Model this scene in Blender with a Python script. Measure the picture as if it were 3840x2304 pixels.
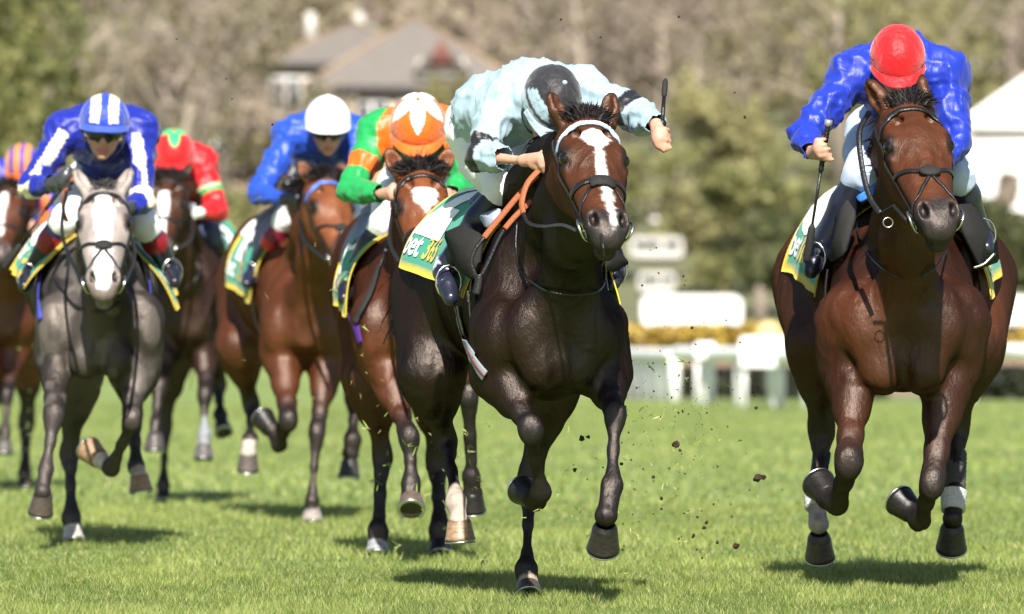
import bpy, math, random
import numpy as np
import openvdb
from mathutils import Vector, Matrix
from mathutils.bvhtree import BVHTree

for o in list(bpy.data.objects):
    bpy.data.objects.remove(o)
rng = np.random.default_rng(7)
random.seed(7)

# ------------------------------------------------------------------ camera, light, exposure
SC = bpy.context.scene
COL = SC.collection
CAM_H = 1.076            # camera height above the turf
FPX = 27600.0            # focal length in pixels of the 3840 wide photograph
HOR = 1250.0             # row of the horizon
cam = bpy.data.cameras.new('camera')
cam.sensor_width = 36.0
cam.lens = FPX / 3840 * 36.0
cam.shift_y = (HOR - 1152.0) / 3840
cam.clip_start = 0.5
cam.clip_end = 5000
cam.dof.use_dof = True
cam.dof.focus_distance = 29.8
cam.dof.aperture_fstop = 4.0
camo = bpy.data.objects.new('camera', cam)
COL.objects.link(camo)
camo.location = (0, 0, CAM_H)
camo.rotation_euler = (math.pi / 2, 0, 0)
SC.camera = camo

SUN_EL, SUN_AZ = math.radians(42), math.radians(1)   # behind the camera, a little to the right
w = bpy.data.worlds.new('World')
SC.world = w
w.use_nodes = True
nt = w.node_tree
nt.nodes.clear()
sky = nt.nodes.new('ShaderNodeTexSky')
sky.sky_type = 'NISHITA'
sky.sun_disc = False
sky.sun_elevation = SUN_EL
sky.sun_rotation = math.pi - SUN_AZ
bgn = nt.nodes.new('ShaderNodeBackground')
bgn.inputs['Strength'].default_value = 0.062
wo = nt.nodes.new('ShaderNodeOutputWorld')
nt.links.new(sky.outputs[0], bgn.inputs[0])
nt.links.new(bgn.outputs[0], wo.inputs[0])
sl = bpy.data.lights.new('sun', 'SUN')
sl.energy = 5.0
sl.angle = math.radians(0.53)
sl.color = (1.0, 0.95, 0.87)
slo = bpy.data.objects.new('sun', sl)
COL.objects.link(slo)
sd = Vector((math.sin(SUN_AZ) * math.cos(SUN_EL), -math.cos(SUN_AZ) * math.cos(SUN_EL), math.sin(SUN_EL)))
slo.rotation_euler = sd.to_track_quat('Z', 'Y').to_euler()
slo.location = sd * 100
SC.view_settings.view_transform = 'Standard'
SC.view_settings.look = 'None'
SC.view_settings.exposure = 1.12
SC.view_settings.gamma = 1.0
SC.view_settings.use_curve_mapping = False
SC.cycles.use_denoising = True
SC.cycles.max_bounces = 6
SC.cycles.diffuse_bounces = 2
SC.cycles.transparent_max_bounces = 6

# ------------------------------------------------------------------ small helpers
def at(px, py, Y):
    """a point of the place: the ray through a photograph pixel, Y metres away"""
    return np.array([(px - 1920.0) / FPX * Y, Y, CAM_H - (py - HOR) / FPX * Y])

def nrm(v):
    v = np.asarray(v, float)
    return v / (np.linalg.norm(v) + 1e-12)

def lerp(a, b, t):
    return np.asarray(a, float) * (1 - t) + np.asarray(b, float) * t

def sst(a, b, x):
    t = np.clip((x - a) / (b - a), 0, 1)
    return t * t * (3 - 2 * t)

def hash3(i, j, k, seed):
    h = (i * 374761393 + j * 668265263 + k * 2147483647 + seed * 974711) & 0xFFFFFFFF
    h = ((h ^ (h >> 13)) * 1274126177) & 0xFFFFFFFF
    h = h ^ (h >> 16)
    return (h & 0xFFFF) / 32767.5 - 1.0

def vnoise(P, seed=0):
    P = np.asarray(P, float)
    b = np.floor(P).astype(np.int64)
    f = P - b
    u = f * f * f * (f * (f * 6 - 15) + 10)
    r = 0
    for dx in (0, 1):
        for dy in (0, 1):
            for dz in (0, 1):
                wgt = (u[:, 0] if dx else 1 - u[:, 0]) * (u[:, 1] if dy else 1 - u[:, 1]) * (u[:, 2] if dz else 1 - u[:, 2])
                r = r + wgt * hash3(b[:, 0] + dx, b[:, 1] + dy, b[:, 2] + dz, seed)
    return r

def fbm(P, seed=0, n=3):
    r, a = 0, 1.0
    for i in range(n):
        r = r + a * vnoise(P * 2 ** i, seed + i)
        a *= .5
    return r

def mesh(name, V, F, mat, parent=None, base=None, cols=None, smooth=True, uv=None, extra=None):
    """one mesh object; V in world metres, F list of faces or an (n,3|4) array"""
    V = np.asarray(V, np.float32)
    if parent is not None:
        base = np.array(parent.location)
    elif base is None:
        base = np.zeros(3)
    V = V - np.asarray(base, np.float32)
    me = bpy.data.meshes.new(name)
    if isinstance(F, np.ndarray):
        n, k = F.shape
        me.vertices.add(len(V)); me.vertices.foreach_set('co', V.ravel())
        me.loops.add(n * k); me.loops.foreach_set('vertex_index', F.astype(np.int32).ravel())
        me.polygons.add(n)
        me.polygons.foreach_set('loop_start', np.arange(0, n * k, k, dtype=np.int32))
        me.polygons.foreach_set('loop_total', np.full(n, k, np.int32))
        me.update(calc_edges=True)
    else:
        me.from_pydata([tuple(v) for v in V], [], [tuple(int(i) for i in f) for f in F])
    if smooth:
        me.polygons.foreach_set('use_smooth', np.ones(len(me.polygons), bool))
    if cols is not None:
        ca = me.color_attributes.new('Col', 'FLOAT_COLOR', 'POINT')
        c4 = np.ones((len(V), 4), np.float32)
        c4[:, :3] = cols
        ca.data.foreach_set('color', c4.ravel())
    if uv is not None:
        l = me.uv_layers.new(name='UVMap')
        li = np.empty(len(me.loops), np.int32)
        me.loops.foreach_get('vertex_index', li)
        l.data.foreach_set('uv', np.asarray(uv, np.float32)[li].ravel())
    if mat is not None:
        me.materials.append(mat)
    ob = bpy.data.objects.new(name, me)
    COL.objects.link(ob)
    if parent is not None:
        ob.parent = parent
    else:
        ob.location = base
    return ob

def empty(name, loc):
    o = bpy.data.objects.new(name, None)
    o.empty_display_size = .1
    COL.objects.link(o)
    o.location = tuple(float(c) for c in loc)
    return o

def tag(o, label=None, cat=None, group=None, kind=None):
    if label: o['label'] = label
    if cat: o['category'] = cat
    if group: o['group'] = group
    if kind: o['kind'] = kind
    return o

class MB:
    """collects simple shapes into one mesh"""
    def __init__(self):
        self.V, self.F, self.C = [], [], []
    def n(self):
        return len(self.V)
    def add(self, V, F, c=None):
        b = len(self.V)
        self.V += [tuple(map(float, v)) for v in V]
        self.F += [tuple(b + i for i in f) for f in F]
        self.C += [c if c is not None else (1, 1, 1)] * len(V)
    def box(self, lo, hi, c=None):
        x0, y0, z0 = lo; x1, y1, z1 = hi
        V = [(x0,y0,z0),(x1,y0,z0),(x1,y1,z0),(x0,y1,z0),(x0,y0,z1),(x1,y0,z1),(x1,y1,z1),(x0,y1,z1)]
        F = [(0,3,2,1),(4,5,6,7),(0,1,5,4),(1,2,6,5),(2,3,7,6),(3,0,4,7)]
        self.add(V, F, c)
    def tube(self, pts, rad, n=8, c=None, cap=True):
        pts = [np.asarray(p, float) for p in pts]
        if np.isscalar(rad): rad = [rad] * len(pts)
        V, F = [], []
        up = None
        for i, p in enumerate(pts):
            t = nrm(pts[min(i + 1, len(pts) - 1)] - pts[max(i - 1, 0)])
            if up is None:
                up = np.array([0, 0, 1.]) if abs(t[2]) < .9 else np.array([1., 0, 0])
            a = nrm(np.cross(t, up)); b = np.cross(a, t); up = b
            for k in range(n):
                q = 2 * math.pi * k / n
                V.append(p + rad[i] * (math.cos(q) * a + math.sin(q) * b))
        for i in range(len(pts) - 1):
            for k in range(n):
                F.append((i*n+k, i*n+(k+1)%n, (i+1)*n+(k+1)%n, (i+1)*n+k))
        if cap:
            F.append(tuple(range(n - 1, -1, -1)))
            F.append(tuple((len(pts)-1)*n + k for k in range(n)))
        self.add(V, F, c)
    def strap(self, pts, nor, wid, th=.004, c=None):
        """a flat band along pts, nor = outward normals, wid = width"""
        pts = [np.asarray(p, float) for p in pts]
        V, F = [], []
        m = len(pts)
        for i, p in enumerate(pts):
            t = nrm(pts[min(i + 1, m - 1)] - pts[max(i - 1, 0)])
            nn = nrm(nor[i]); s = nrm(np.cross(t, nn)); nn = np.cross(s, t)
            wv = wid[i] if not np.isscalar(wid) else wid
            for a, b in ((-1, 0), (-.8, 1), (.8, 1), (1, 0)):
                V.append(p + s * a * wv / 2 + nn * b * th)
        for i in range(m - 1):
            for k in range(3):
                F.append((i*4+k, (i+1)*4+k, (i+1)*4+k+1, i*4+k+1))
            F.append((i*4+3, (i+1)*4+3, (i+1)*4, i*4))
        F.append((0, 1, 2, 3)); F.append(tuple((m-1)*4 + k for k in (3, 2, 1, 0)))
        self.add(V, F, c)
    def ring(self, c0, nor, R, r, n=20, m=6, c=None, arc=2*math.pi, ref=None):
        nor = nrm(nor)
        a = nrm(np.cross(nor, ref if ref is not None else ((0,0,1) if abs(nor[2]) < .9 else (1,0,0)))); b = np.cross(nor, a)
        pts = [np.asarray(c0) + R * (math.cos(arc*i/n) * a + math.sin(arc*i/n) * b) for i in range(n + 1)]
        self.tube(pts, r, m, c, cap=arc < 6)
    def build(self, name, mat, parent=None, base=None, smooth=True, colored=False):
        return mesh(name, np.array(self.V), self.F, mat, parent, base, np.array(self.C) if colored else None, smooth)

def spline(pts, n=8):
    """Catmull-Rom through pts"""
    P = [np.asarray(p, float) for p in pts]
    P = [2*P[0]-P[1]] + P + [2*P[-1]-P[-2]]
    out = []
    for i in range(1, len(P) - 2):
        for k in range(n):
            t = k / n
            a, b, c, d = P[i-1], P[i], P[i+1], P[i+2]
            out.append(.5*((2*b)+(-a+c)*t+(2*a-5*b+4*c-d)*t*t+(-a+3*b-3*c+d)*t**3))
    out.append(P[-2])
    return out

# ------------------------------------------------------------------ implicit bodies (smooth unions meshed once)
class SDF:
    def __init__(self):
        self.p = []
    def cone(self, a, b, ra, rb, k=.02, flat=None, f=1.0, sub=False):
        a = np.asarray(a, float); b = np.asarray(b, float)
        ba = b - a; L2 = float(ba @ ba) + 1e-9
        n = nrm(flat) if flat is not None else None
        R = max(ra, rb)
        def fn(X, Y, Z):
            x, y, z = X - a[0], Y - a[1], Z - a[2]
            t = np.clip((x*ba[0] + y*ba[1] + z*ba[2]) / L2, 0, 1)
            x = x - t*ba[0]; y = y - t*ba[1]; z = z - t*ba[2]
            q = x*x + y*y + z*z
            if n is not None:
                dn = x*n[0] + y*n[1] + z*n[2]
                q = q + (f*f - 1) * dn * dn
            return np.sqrt(q) - (ra + (rb - ra) * t)
        e = R * (1 if f >= 1 else 1 / f)
        self.p.append((np.minimum(a, b) - e, np.maximum(a, b) + e, fn, k, sub))
    def chain(self, pts, rad, k=.02, flat=None, f=1.0):
        for i in range(len(pts) - 1):
            self.cone(pts[i], pts[i+1], rad[i], rad[i+1], k, flat, f)
    def ell(self, c, r, k=.02, axes=None, sub=False):
        c = np.asarray(c, float); r = np.asarray(r, float)
        A = np.eye(3) if axes is None else np.array([nrm(v) for v in axes])
        def fn(X, Y, Z):
            x, y, z = X - c[0], Y - c[1], Z - c[2]
            k0 = 0; k1 = 0
            for i in range(3):
                q = (x*A[i,0] + y*A[i,1] + z*A[i,2]) / r[i]
                k0 = k0 + q*q; k1 = k1 + (q/r[i])**2
            k0 = np.sqrt(k0); k1 = np.sqrt(k1) + 1e-9
            return k0 * (k0 - 1) / k1
        e = np.sqrt(((A * r[:, None]) ** 2).sum(0))
        self.p.append((c - e, c + e, fn, k, sub))
    def loft(self, ys, cx, cz, rx, rz, k=.05):
        def fn(X, Y, Z):
            y = Y.ravel()
            g = lambda v: np.interp(y, ys, v)[None, :, None].astype(np.float32)
            a, b = g(rx), g(rz)
            d = (np.sqrt(((X - g(cx)) / a) ** 2 + ((Z - g(cz)) / b) ** 2) - 1) * np.minimum(a, b)
            ey = np.maximum(ys[0] - y, y - ys[-1])[None, :, None].astype(np.float32)
            return np.maximum(d, ey)
        lo = np.array([(cx - rx).min(), ys[0], (cz - rz).min()]); hi = np.array([(cx + rx).max(), ys[-1], (cz + rz).max()])
        self.p.append((lo, hi, fn, k, False))
    def mesh(self, h):
        add = [p for p in self.p if not p[4]]
        lo = np.min([p[0] for p in add], 0) - 4*h - .01
        hi = np.max([p[1] for p in add], 0) + 4*h + .01
        n = np.ceil((hi - lo) / h).astype(int) + 1
        ax = [(lo[i] + h * np.arange(n[i])).astype(np.float32) for i in range(3)]
        G = np.full(n, 1.0, np.float32)
        for (a, b, fn, k, sub) in self.p:
            pad = k + 3*h
            i0 = np.clip(np.floor((a - pad - lo) / h).astype(int), 0, n - 1)
            i1 = np.clip(np.ceil((b + pad - lo) / h).astype(int) + 1, 1, n)
            if (i1 <= i0).any(): continue
            sl = tuple(slice(i0[j], i1[j]) for j in range(3))
            d = fn(ax[0][sl[0]][:, None, None], ax[1][sl[1]][None, :, None], ax[2][sl[2]][None, None, :]).astype(np.float32)
            g = G[sl]
            if sub:
                d = -d
                hh = np.maximum(k - np.abs(g - d), 0) / k
                G[sl] = np.maximum(g, d) + hh*hh*k*.25
            else:
                hh = np.maximum(k - np.abs(g - d), 0) / k
                G[sl] = np.minimum(g, d) - hh*hh*k*.25
        bgv = 3*h
        np.clip(G, -bgv, bgv, out=G)
        gr = openvdb.FloatGrid(bgv)
        gr.copyFromArray(G)
        P, Q = gr.convertToQuads(isovalue=0.0)
        P = P.astype(np.float64) * h + lo
        Q = Q.astype(np.int64)
        v = P[Q[:4000]]
        # orient outwards
        a = P[Q]
        vol = np.einsum('ij,ij->i', a[:, 0] - P.mean(0), np.cross(a[:, 1] - a[:, 0], a[:, 2] - a[:, 0])).sum()
        if vol < 0: Q = Q[:, ::-1]
        return P, np.ascontiguousarray(Q)

def vnormals(P, Q):
    N = np.zeros_like(P)
    fn = np.cross(P[Q[:, 2]] - P[Q[:, 0]], P[Q[:, 3]] - P[Q[:, 1]])
    for i in range(4):
        np.add.at(N, Q[:, i], fn)
    return N / (np.linalg.norm(N, axis=1, keepdims=True) + 1e-12)

def smooth_mesh(P, Q, it=1, f=.5):
    for _ in range(it):
        S = np.zeros_like(P); c = np.zeros(len(P))
        for i in range(4):
            j = Q[:, (i+1) % 4]
            for d in range(3):
                S[:, d] += np.bincount(Q[:, i], P[j, d], len(P))
                S[:, d] += np.bincount(j, P[Q[:, i], d], len(P))
            c += np.bincount(Q[:, i], minlength=len(P)) + np.bincount(j, minlength=len(P))
        P = P + f * (S / np.maximum(c, 1)[:, None] - P)
    return P

def chain_param(P, pts):
    """closest distance of P to a polyline and the running parameter (segment index + t)"""
    best = np.full(len(P), 1e9); par = np.zeros(len(P))
    for i in range(len(pts) - 1):
        a, b = np.asarray(pts[i]), np.asarray(pts[i+1])
        ba = b - a
        t = np.clip((P - a) @ ba / (ba @ ba + 1e-9), 0, 1)
        d = np.linalg.norm(P - a - t[:, None] * ba, axis=1)
        m = d < best
        best[m] = d[m]; par[m] = i + t[m]
    return best, par

# ------------------------------------------------------------------ materials
def new_mat(name):
    m = bpy.data.materials.new(name)
    m.use_nodes = True
    t = m.node_tree
    return m, t, t.nodes['Principled BSDF']

def N(t, kind, **kw):
    n = t.nodes.new(kind)
    for k, v in kw.items():
        if k in n.inputs.keys(): n.inputs[k].default_value = v
        else: setattr(n, k, v)
    return n

def plain(name, col, rough=.5, metal=0, spec=.5, nscale=40, namp=.12, bump=.0, sheen=0):
    m, t, b = new_mat(name)
    tc = N(t, 'ShaderNodeTexCoord')
    no = N(t, 'ShaderNodeTexNoise', Scale=nscale, Detail=4)
    t.links.new(tc.outputs['Object'], no.inputs['Vector'])
    hs = N(t, 'ShaderNodeMixRGB', blend_type='MULTIPLY'); hs.inputs[0].default_value = 1
    mr = N(t, 'ShaderNodeMapRange'); mr.inputs[3].default_value = 1 - 2*namp; mr.inputs[4].default_value = 1 + namp
    t.links.new(no.outputs[0], mr.inputs[0])
    hs.inputs[1].default_value = (*col, 1)
    t.links.new(mr.outputs[0], hs.inputs[2])
    t.links.new(hs.outputs[0], b.inputs['Base Color'])
    b.inputs['Roughness'].default_value = rough
    b.inputs['Metallic'].default_value = metal
    b.inputs['Specular IOR Level'].default_value = spec
    b.inputs['Sheen Weight'].default_value = sheen
    if bump:
        bp = N(t, 'ShaderNodeBump', Strength=bump, Distance=.01)
        t.links.new(no.outputs[0], bp.inputs['Height']); t.links.new(bp.outputs[0], b.inputs['Normal'])
    return m

def attr_mat(name, rough=.45, spec=.5, sheen=0, noise=(30, .1), bumps=(), coat=0, rvar=.0, stretch=(1, 1, 1)):
    """colour from the mesh's own colour attribute, grain and fine relief from noise"""
    m, t, b = new_mat(name)
    at_ = N(t, 'ShaderNodeVertexColor'); at_.layer_name = 'Col'
    tc = N(t, 'ShaderNodeTexCoord')
    mp = N(t, 'ShaderNodeMapping'); mp.inputs['Scale'].default_value = stretch
    t.links.new(tc.outputs['Object'], mp.inputs[0])
    no = N(t, 'ShaderNodeTexNoise', Scale=noise[0], Detail=5, Roughness=.6)
    t.links.new(mp.outputs[0], no.inputs['Vector'])
    mr = N(t, 'ShaderNodeMapRange'); mr.inputs[1].default_value = .25; mr.inputs[2].default_value = .75
    mr.inputs[3].default_value = 1 - noise[1]; mr.inputs[4].default_value = 1 + noise[1]
    t.links.new(no.outputs[0], mr.inputs[0])
    mx = N(t, 'ShaderNodeMixRGB', blend_type='MULTIPLY'); mx.inputs[0].default_value = 1
    t.links.new(at_.outputs[0], mx.inputs[1]); t.links.new(mr.outputs[0], mx.inputs[2])
    t.links.new(mx.outputs[0], b.inputs['Base Color'])
    b.inputs['Roughness'].default_value = rough
    b.inputs['Specular IOR Level'].default_value = spec
    b.inputs['Sheen Weight'].default_value = sheen
    b.inputs['Coat Weight'].default_value = coat
    b.inputs['Coat Roughness'].default_value = .25
    if rvar:
        m2 = N(t, 'ShaderNodeMapRange'); m2.inputs[3].default_value = rough - rvar; m2.inputs[4].default_value = rough + rvar
        t.links.new(no.outputs[0], m2.inputs[0]); t.links.new(m2.outputs[0], b.inputs['Roughness'])
    prev = None
    for (sc, st, dist) in bumps:
        nb = N(t, 'ShaderNodeTexNoise', Scale=sc, Detail=3, Distortion=.6)
        t.links.new(mp.outputs[0], nb.inputs['Vector'])
        bp = N(t, 'ShaderNodeBump', Strength=st, Distance=dist)
        t.links.new(nb.outputs[0], bp.inputs['Height'])
        if prev: t.links.new(prev.outputs[0], bp.inputs['Normal'])
        prev = bp
    if prev: t.links.new(prev.outputs[0], b.inputs['Normal'])
    return m

M_COAT = attr_mat('horse_coat', .5, .0, 0, (14, .2), ((7, .45, .03), (24, .40, .012), (75, .40, .005), (480, .7, .002)), 0, .12, (1, 1, .5))
_t = M_COAT.node_tree; _b = _t.nodes['Principled BSDF']           # short hair: a satin layer that does not grow at grazing angles
_b.inputs['Specular IOR Level'].default_value = 0
_g = N(_t, 'ShaderNodeBsdfGlossy', Roughness=.36); _g.inputs['Color'].default_value = (1, .86, .76, 1)
_m = N(_t, 'ShaderNodeMixShader'); _m.inputs[0].default_value = .038
_t.links.new(_b.inputs['Normal'].links[0].from_socket, _g.inputs['Normal'])
_t.links.new(_b.outputs[0], _m.inputs[1]); _t.links.new(_g.outputs[0], _m.inputs[2])
_t.links.new(_m.outputs[0], [q for q in _t.nodes if q.type == 'OUTPUT_MATERIAL'][0].inputs['Surface'])
M_SILK = attr_mat('racing_silk', .44, .34, .1, (25, .06), ((9, .35, .025), (30, .35, .007), (85, .30, .003)), 0, .10, (1.0, .8, .45))
M_CAP = attr_mat('cap_silk', .52, .26, .25, (40, .05), ((20, .65, .014), (55, .45, .005)))
M_MATCAP = attr_mat('helmet_shell', .5, .4, 0, (40, .05), ())
M_SKIN = attr_mat('skin', .5, .4, 0, (60, .12), ((150, .15, .002),))
M_SKIN.node_tree.nodes['Principled BSDF'].inputs['Subsurface Weight'].default_value = .08
M_SKIN.node_tree.nodes['Principled BSDF'].inputs['Subsurface Scale'].default_value = .01
M_BREECH = attr_mat('breeches_cloth', .65, .3, .1, (60, .05), ((30, .25, .006),))
M_BOOT = attr_mat('boot_leather', .3, .5, 0, (60, .15), ((40, .2, .004),))
M_CLOTH = attr_mat('saddle_cloth', .7, .3, .1, (40, .06), ((24, .3, .01), (500, .2, .001)))
M_HAIR = attr_mat('horse_hair', .6, .2, 0, (200, .2), ())
M_HOOF = attr_mat('hoof_horn', .42, .4, 0, (34, .45), ((60, .3, .004),), 0, .1, (1, 1, 2.5))
M_EYE = plain('horse_eye', (.006, .004, .003), .05, 0, .6, 10, 0)
M_LEATHER = plain('black_leather', (.012, .011, .011), .38, 0, .5, 120, .3, .3)
M_PAD = plain('black_pad', (.018, .017, .016), .75, 0, .3, 200, .2, .3)
M_TAN = plain('tan_rubber_rein', (.30, .085, .028), .6, 0, .4, 150, .2, .3)
M_METAL = plain('steel', (.6, .58, .55), .25, 1, .5, 60, .1)
M_SHOE = plain('aluminium_shoe', (.55, .55, .55), .35, 1, .5, 60, .15)
# ------------------------------------------------------------------ horses
class Head:
    """a frame on a horse's head: l along poll -> muzzle, w to the picture's right, f out of the face"""
    def __init__(s_, P, pitch, yaw, roll, hs):
        th, ps = math.radians(pitch), math.radians(yaw)
        s_.P = np.asarray(P, float); s_.hs = hs
        s_.L = np.array([math.sin(ps)*math.cos(th), -math.cos(ps)*math.cos(th), -math.sin(th)])
        w0 = np.array([math.cos(ps), math.sin(ps), 0.])
        f0 = np.cross(w0, s_.L); f0 = f0 if f0[2] > 0 else -f0
        r = math.radians(roll)
        s_.W = w0*math.cos(r) - f0*math.sin(r)
        s_.F = f0*math.cos(r) + w0*math.sin(r)
    def __call__(s_, l, w, f):
        return s_.P + s_.hs * (l*s_.L + w*s_.W + f*s_.F)
    def local(s_, Q):
        d = (Q - s_.P) / s_.hs
        return d @ s_.L, d @ s_.W, d @ s_.F

def head_shape(S, H, ears, jaw_open=0.0):
    hs = H.hs
    ax = (H.L, H.W, H.F)
    E = lambda c, r, k=.02, sub=False: S.ell(H(*c), np.array(r)*hs, k*hs, ax, sub)
    C = lambda a, b, ra, rb, k=.02, flat=None, f=1., sub=False: S.cone(H(*a), H(*b), ra*hs, rb*hs, k*hs, flat, f, sub)
    E((.05, 0, -.10), (.13, .088, .10), .05)
    E((.17, 0, -.068), (.15, .090, .072), .04)
    C((.20, 0, -.062), (.50, 0, -.082), .060, .043, .03, H.W, .86)
    for s in (-1, 1):
        E((.195, s*.078, -.055), (.062, .030, .034), .03)             # orbit
        E((.13, s*.062, -.065), (.07, .03, .035), .03)               # temple
        C((.22, s*.052, -.10), (.52, s*.022, -.10), .052, .040, .03)
        E((.17, s*.058, -.165), (.115, .032, .10), .035)              # cheek
        C((.20, s*.035, -.225), (.52, s*.015, -.165), .036, .030, .03)
        C((.24, s*.087, -.088), (.39, s*.058, -.095), .013, .010, .022)  # facial crest
        E((.215, s*.104, -.052), (.034, .016, .023), .012, True)      # eye socket
        E((.192, s*.094, -.036), (.040, .013, .012), .016)            # brow
        E((.245, s*.098, -.066), (.030, .010, .010), .014)            # lower lid
        E((.556, s*.046, -.080), (.052, .028, .042), .022)            # nostril wing
        E((.105, s*.05, -.03), (.03, .022, .02), .02, True)           # hollow above the brow
        C((.30, s*.043, -.018), (.44, s*.036, -.033), .010, .007, .02, sub=True)  # side of the nasal bone
    E((.565, 0, -.105), (.068, .056, .056), .03)
    E((.612, 0, -.118), (.036, .050, .040), .025)
    E((.590 + .0*jaw_open, 0, -.170 - .03*jaw_open), (.046, .038, .028), .02)
    C((.615, -.05, -.150), (.615, .05, -.150), .007, .007, .012, sub=True)
    for s in (-1, 1):
        E((.578, s*.047, -.052), (.034, .016, .026), .010, True)      # nostril
        C((.545, s*.036, -.050), (.585, s*.030, -.058), .010, .007, .012)
    for s, (b, t, r, open_) in zip((-1, 1), ears):
        bw, tw = H(*b), H(*t)
        d = nrm(tw - bw)
        side = nrm(np.cross(d, open_))
        o = nrm(np.cross(side, d))
        m1 = lerp(bw, tw, .42); m2 = lerp(bw, tw, .75)
        r = r*hs
        S.chain([bw, m1, m2, tw], [r*.85, r, r*.72, r*.12], .012, o, 1.25)
        S.chain([lerp(bw, tw, .2) + o*r*.9, m1 + o*r*1.0, lerp(bw, tw, .85) + o*r*.5], [r*.35, r*.72, r*.2], .008) if False else None
        for (q0, q1, ra, rb) in ((.16, .5, .42, .70), (.5, .92, .70, .12)):
            S.cone(lerp(bw, tw, q0) + o*r*.72, lerp(bw, tw, q1) + o*r*(.72 if q1 < .6 else .3), r*ra, r*rb, .006, sub=True)

LEGS = {
    'fore': ([.0, .22, .45, .72, .93, 1.05, 1.18, 1.5, 1.82, 1.97, 2.05, 2.5, 3.0],
             [.100, .080, .060, .0465, .0445, .0435, .0345, .0275, .0295, .0375, .0385, .033, .050]),
    'hind': ([.0, .22, .45, .72, .90, 1.03, 1.20, 1.5, 1.82, 1.97, 2.05, 2.5, 3.0],
             [.125, .108, .076, .048, .053, .053, .040, .030, .032, .045, .044, .035, .050]),
}
def horse(sp):
    """sp: the horse's own description; returns (root, helpers)"""
    Y0 = sp['Y']; s = FPX / Y0
    pt = lambda q: at(q[0], q[1], Y0 + q[2])
    S = SDF()
    # trunk: elliptical sections one behind the other
    T = np.array(sp['trunk'], float)
    ys = Y0 + T[:, 0]
    cen = np.array([at(a, b, y) for (a, b, y) in zip(T[:, 1], T[:, 2], ys)])
    rx, rz = T[:, 3] / FPX * ys, T[:, 4] / FPX * ys
    yy = np.linspace(ys[0], ys[-1], 90)
    ker = np.hanning(13); ker /= ker.sum()
    def sm(v):
        q = np.interp(yy, ys, v)
        return np.convolve(np.pad(q, 6, mode='edge'), ker, 'valid')
    TL = dict(y=yy, cx=sm(cen[:, 0]), cz=sm(cen[:, 2]), rx=sm(rx), rz=sm(rz))
    S.loft(TL['y'], TL['cx'], TL['cz'], TL['rx'], TL['rz'], .05)
    for e in sp.get('bumps', []):            # (px,py,d, rx,ry,rz metres, k)
        S.ell(pt(e[:3]), e[3:6], e[6] if len(e) > 6 else .06)
    for e in sp.get('cuts', []):             # grooves between muscles (p, q, r)
        S.cone(pt(e[0]), pt(e[1]), e[2], e[2]*.6, e[3] if len(e) > 3 else .05, sub=True)
    # head
    h = sp['head']
    H = Head(at(h['poll'][0], h['poll'][1], Y0 + h['poll'][2]), h['pitch'], h['yaw'], h.get('roll', 0), h['hs'])
    # neck
    nk = sp['neck']
    base, wi, br = pt(nk['base']), pt(nk['withers']), pt(nk['breast'])
    nr = nk['r']
    a0 = H(.06, 0, -.15)
    mid = lerp(a0, base, .5) + np.array(nk.get('bow', (0, 0, 0)))
    S.chain([a0, mid, base], [.100*H.hs, nr*.72, nr], .09)
    S.chain([H(-.01, 0, -.10), lerp(H(-.01, 0, -.10), wi, .5) + np.array([0, 0, .05]), wi], [.062*H.hs, .085, .12], .08)
    S.chain([H(.13, 0, -.20), lerp(H(.13, 0, -.2), br, .5), br], [.072*H.hs, nr*.62, nr*.8], .09)
    head_shape(S, H, [(e[0], e[1], e[2], e[3][0]*H.L + e[3][1]*H.W + e[3][2]*H.F) for e in h['ears']], h.get('open', 0))
    # legs
    info, hooves = [], []
    for lg in sp['legs']:
        kind = lg['kind']
        j = [pt(q) for q in lg['pts']]       # top joint, knee/hock, fetlock, coronet, sole
        kk = lg.get('k', 1.0)
        prm, rad = LEGS[kind]
        P = []
        for q in prm:
            i = min(int(q), 2)
            P.append(lerp(j[i], j[i+1], q - i))
        rr = [r*kk for r in rad]
        n0 = 3
        S.chain(P[:n0+1], rr[:n0+1], .06)
        S.chain(P[n0:], rr[n0:], .028)
        # cannon tendons and the knob of the fetlock behind, muscle of the forearm in front
        bk = np.array([0, .035, 0])
        S.cone(P[6] + bk*.8, P[8] + bk*.8, .017*kk, .019*kk, .02)
        S.ell(P[9] + bk*.8, (.022*kk, .028*kk, .040*kk), .03)
        if kind == 'fore':
            S.ell(lerp(j[0], j[1], .3) + np.array([0, -.03, 0]), (.052*kk, .07*kk, .10*kk), .045)
            S.ell(j[1] + np.array([0, -.02, 0]), (.044*kk, .030*kk, .060*kk), .025)
            S.ell(j[1] + np.array([0, .045, .01]), (.03*kk, .03*kk, .04*kk), .025)
        else:
            u = nrm(j[1] - j[2])
            S.cone(j[1] + bk*1.2, j[1] + bk*1.8 + np.array([0, .01, .05]), .026*kk, .02*kk, .03)
        if lg.get('root') is not None:
            S.cone(pt(lg['root']), j[0], lg.get('root_r', .14), rr[0], .09)
        info.append((kind, j, lg))
        hooves.append((j[3], j[4], lg))
    P, Q = S.mesh(sp.get('h', .010))
    P = smooth_mesh(P, Q, 2, .5)
    nv = vnormals(P, Q)
    hl, hw, hf = H.local(P)
    head_ = (hl > -.2) & (np.abs(hw) < .17) & (hf > -.3)
    wq = P + .03*np.stack([vnoise(P*6, 61), vnoise(P*6, 62), vnoise(P*6, 63)], 1)
    vein = sst(.90, .985, 1 - np.abs(vnoise(wq*np.array([7, 6, 4.5]), 64)))*sst(-.1, .35, vnoise(P*2.4, 65))
    musc = vnoise(P*np.array([6, 5, 4.]), 66)*.006 + (1 - np.abs(vnoise(wq*np.array([5, 4, 3.]), 67)))**4*-.007 + vnoise(P*15, 68)*.0015
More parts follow.
